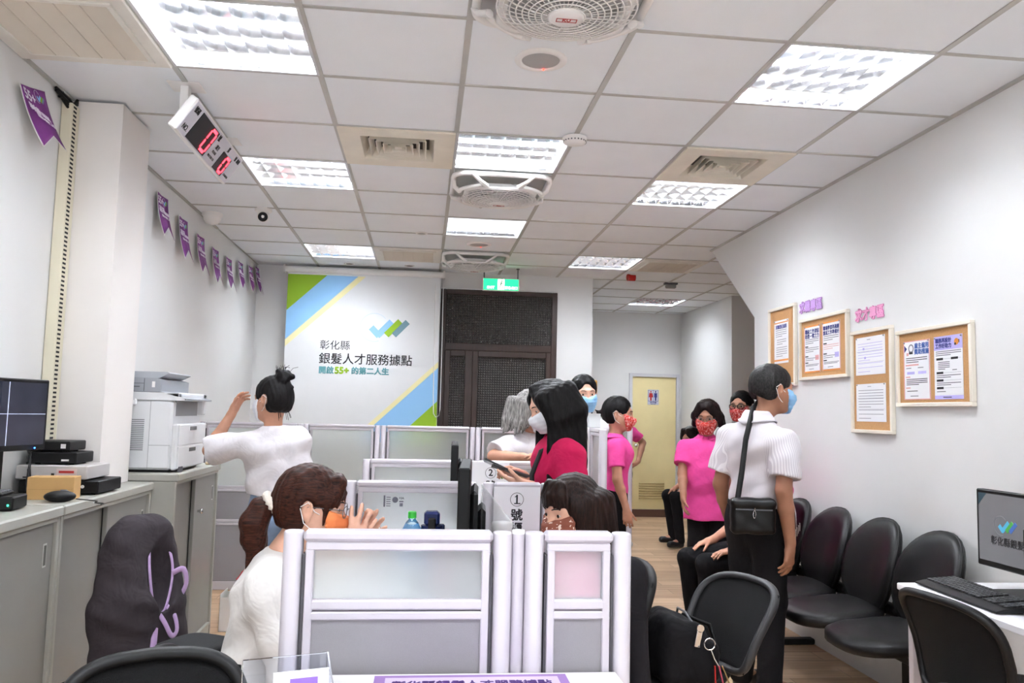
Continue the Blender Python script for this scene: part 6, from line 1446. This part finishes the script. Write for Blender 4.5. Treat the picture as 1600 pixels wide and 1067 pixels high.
Q = Shape(); Q.boxr((0, 0, 0), (.105, .04, .085), None, .025, .01); Q.cap((-.09, -.03, .06), (.09, -.03, .06), .012, .012, .02); Q.ripple(lambda X, Y, Z: .002 * np.sin(60 * X + 35 * Z) * np.sin(50 * Z)); Q.mesh(.005, 'bag_body', M_leather, t)
MB().box((-.085, -.0445, .03), (.085, -.041, .036)).build('zip', M_gray, t)
m = MB(); m.tube([(.006 * math.cos(a * PI / 6), -.047, .012 + .018 * math.sin(a * PI / 6)) for a in range(12)], .002, 6, True); m.tube([(0, -.046, .03), (.003, -.048, .042)], .003, 6); m.build('zip_pull', M_chrome, t)
MB().tube([(-.07, 0, .075), (-.045, .03, .20), (-.02, .06, .36), (.03, .13, .515), (.07, .20, .56), (.13, .26, .48), (.17, .28, .30)], .0135, 8, False, .3, (0, -1, 0)).build('strap', M_black, t)
t = thing('key_ring', 'silver keys dangling from the elderly mans belt', 'keys', (2.275, 1.60, .87))
MB().tube([(0, 0, .05), (.004, -.004, .02), (.006, -.004, -.02), (.01, 0, -.06)], .003, 6).build('chain', M_chrome, t)
for k_ in range(4): MB().box((.002 + .007 * k_, -.004, -.10 + .012 * k_), (.007 + .007 * k_, .002, -.055 + .01 * k_), .001).build('key', M_chrome, t)

# ---------------------------------------------------------------- jacket, coat, backpack on the chairs
t = thing('draped_jacket', 'dark gray jacket with lilac edging draped over the chair by the steel cabinets', 'jacket', (-.355, .99, -.065))
Mj = cloth_mat('jacket_gray', '3a3438', .25, .05); Ml = cloth_mat('jacket_lilac', 'b79bc4', .15, .03)
Q = Shape(); JB = yawB(-118, 0, 0); jc = lambda a, b, z: JB @ A3((a * .74, b, 0)) + A3((0, 0, z))
def sl(z): return -.222 - .11 * (z - .5)
for a in (-.14, -.105, -.07, -.035, 0, .035, .07, .105, .14):
    Q.cap(jc(a * .9, sl(.9), .905 - 1.3 * a * a), jc(a * 1.05, sl(.66), .66), .046, .058, .06); Q.cap(jc(a * 1.05, sl(.66), .66), jc(a * 1.2, sl(.40) - .01, .36), .058, .064, .06)
Q.cap(jc(.14, -.275, .84), jc(.185, -.26, .64), .046, .052, .06); Q.cap(jc(.185, -.26, .64), jc(.195, -.23, .36), .05, .06, .04); Q.cap(jc(-.14, -.27, .83), jc(-.18, -.23, .62), .04, .042, .05); Q.cap(jc(-.18, -.23, .62), jc(-.17, -.18, .45), .042, .045, .05)
Q.cap(jc(-.05, -.275, .925), jc(.06, -.275, .925), .034, .034, .06)
Q.ell(jc(-.045, sl(.76) + .085, .76), (.066, .055, .135), JB, .02, -1)
Q.ripple(lambda X, Y, Z: .004 * np.sin(26 * X + 22 * Y + 5 * Z) + .004 * np.sin(40 * X - 30 * Y + 14 * Z) * np.sin(18 * Z) + .002 * np.sin(70 * Z + 30 * X))
Q.mesh(.006, 'jacket_body', Mj, t)
E_ = MB()
def curve(pts, n=6):
    P = [A3(q) for q in pts]; P = [2 * P[0] - P[1]] + P + [2 * P[-1] - P[-2]]; out = []
    for i in range(1, len(P) - 2):
        for k in range(n):
            t_ = k / n; out.append(.5 * (2 * P[i] + (P[i + 1] - P[i - 1]) * t_ + (2 * P[i - 1] - 5 * P[i] + 4 * P[i + 1] - P[i + 2]) * t_ ** 2 + (3 * P[i] - P[i - 1] - 3 * P[i + 1] + P[i + 2]) * t_ ** 3))
    return out + [P[-2]]
def rib(pts, w=.012): E_.tube([tuple(jc(*q)) for q in curve([(q[0], q[1] - .022, q[2]) for q in pts])], w, 8, False, .4, tuple(JB[:, 1]))
fz = lambda z: sl(z) + .092 - .02 * max(0, z - .8) / .12
rib([(.018, fz(.66), .66), (.030, fz(.74), .74), (.030, fz(.82), .82), (.005, fz(.88), .885), (-.045, fz(.9), .91), (-.095, fz(.88), .885), (-.118, fz(.8), .80), (-.112, fz(.72), .72), (-.07, fz(.64), .635), (-.03, fz(.61), .61)], .007)
rib([(.012, fz(.64) + .006, .645), (.022, fz(.56) + .01, .56), (.045, fz(.48) + .012, .48), (.075, fz(.4) + .012, .40)], .016)
rib([(-.115, fz(.74), .755), (-.165, fz(.74) + .02, .765), (-.185, fz(.7) + .02, .71), (-.15, fz(.66) + .01, .655)], .012); rib([(.005, fz(.63) + .008, .635), (-.03, fz(.58) + .02, .585), (-.075, fz(.53) + .02, .53), (-.11, fz(.53) + .02, .545), (-.105, fz(.6) + .015, .60), (-.06, fz(.64) + .01, .64)], .010)
E_.build('lilac_edging', Ml, t)
t = thing('black_coat', 'black coat hanging over the chair right of the front partitions', 'coat', (1.125, .56, 0))
Q = Shape()
for a in (-.16, -.08, 0, .08, .16): Q.cap((.03, a, .865 - .8 * a * a), (.05, a * 1.1, .42), .035, .045, .05)
Q.cap((.03, -.17, .83), (.05, -.22, .45), .045, .045, .03); Q.ripple(lambda X, Y, Z: .005 * np.sin(40 * Y + 6 * Z) + .003 * np.sin(60 * Y - 20 * Z)); Q.mesh(.007, 'coat_body', cloth_mat('coat_black', '19171b', .2), t)
t = thing('backpack', 'black backpack with silver zip pulls lying on the mesh chair beside the front partitions', 'backpack', (1.325, .50, .492))
Q = Shape(); Q.boxr((0, 0, .085), (.085, .12, .10), yawB(12), .05, .01); Q.boxr((.07, -.03, .065), (.05, .09, .07), yawB(12), .035, .02); Q.cap((-.02, -.08, .17), (-.02, .08, .17), .03, .03, .03); Q.ripple(lambda X, Y, Z: .003 * np.sin(45 * Y + 30 * Z) * np.sin(38 * X + 20 * Z)); Q.mesh(.006, 'bag_body', cloth_mat('backpack_black', '121114', .25), t)
z_ = MB(); z_.tube([(.05, -.125, .12), (.055, -.10, .165), (.04, -.02, .205), (.04, .06, .20), (.05, .11, .15)], .004, 6); z_.build('zip', M_gray, t)
z_ = MB(); z_.M = Matrix.Translation((.055, -.122, .17)) @ Matrix.Rotation(.2, 4, 'Y'); z_.box((-.009, -.004, -.052), (.009, 0, 0), .002); z_.cyl((0, -.004, .008), (0, .001, .008), .012, seg=14); z_.build('zip_pull', M_chrome, t)
c_ = MB(); c_.M = Matrix.Translation((0, .012, -.035)); c_.tube([(.085 + .018 * math.cos(a * PI / 8), -.14, .165 + .018 * math.sin(a * PI / 8)) for a in range(16)], .0022, 6, True); c_.tube([(.09, -.14, .147), (.10, -.143, .12), (.115, -.145, .095)], .003, 6); c_.build('key_ring', M_chrome, t)
for k_, (m_, dx) in enumerate([(M_red, 0), (mat('charm_rose', 'c9546a', .4), .022), (mat('charm_gold', 'a98a5c', .35, .5), .04)]):
    b_ = MB(); b_.M = Matrix.Translation((0, .012, -.035)); b_.tube([(.10 + dx * .6, -.147, .10), (.10 + dx * 1.1, -.152, .05), (.105 + dx * 1.3, -.15, .0 - .012 * k_)], .0045, 6, False, .5).build('charm', m_, t)
MB().tube([(.05, .05, .18), (.14, .03, .15), (.16, .0, .06), (.14, -.02, .0)], .016, 8, False, .35, (1, 0, 0)).build('shoulder_strap', M_black, t)
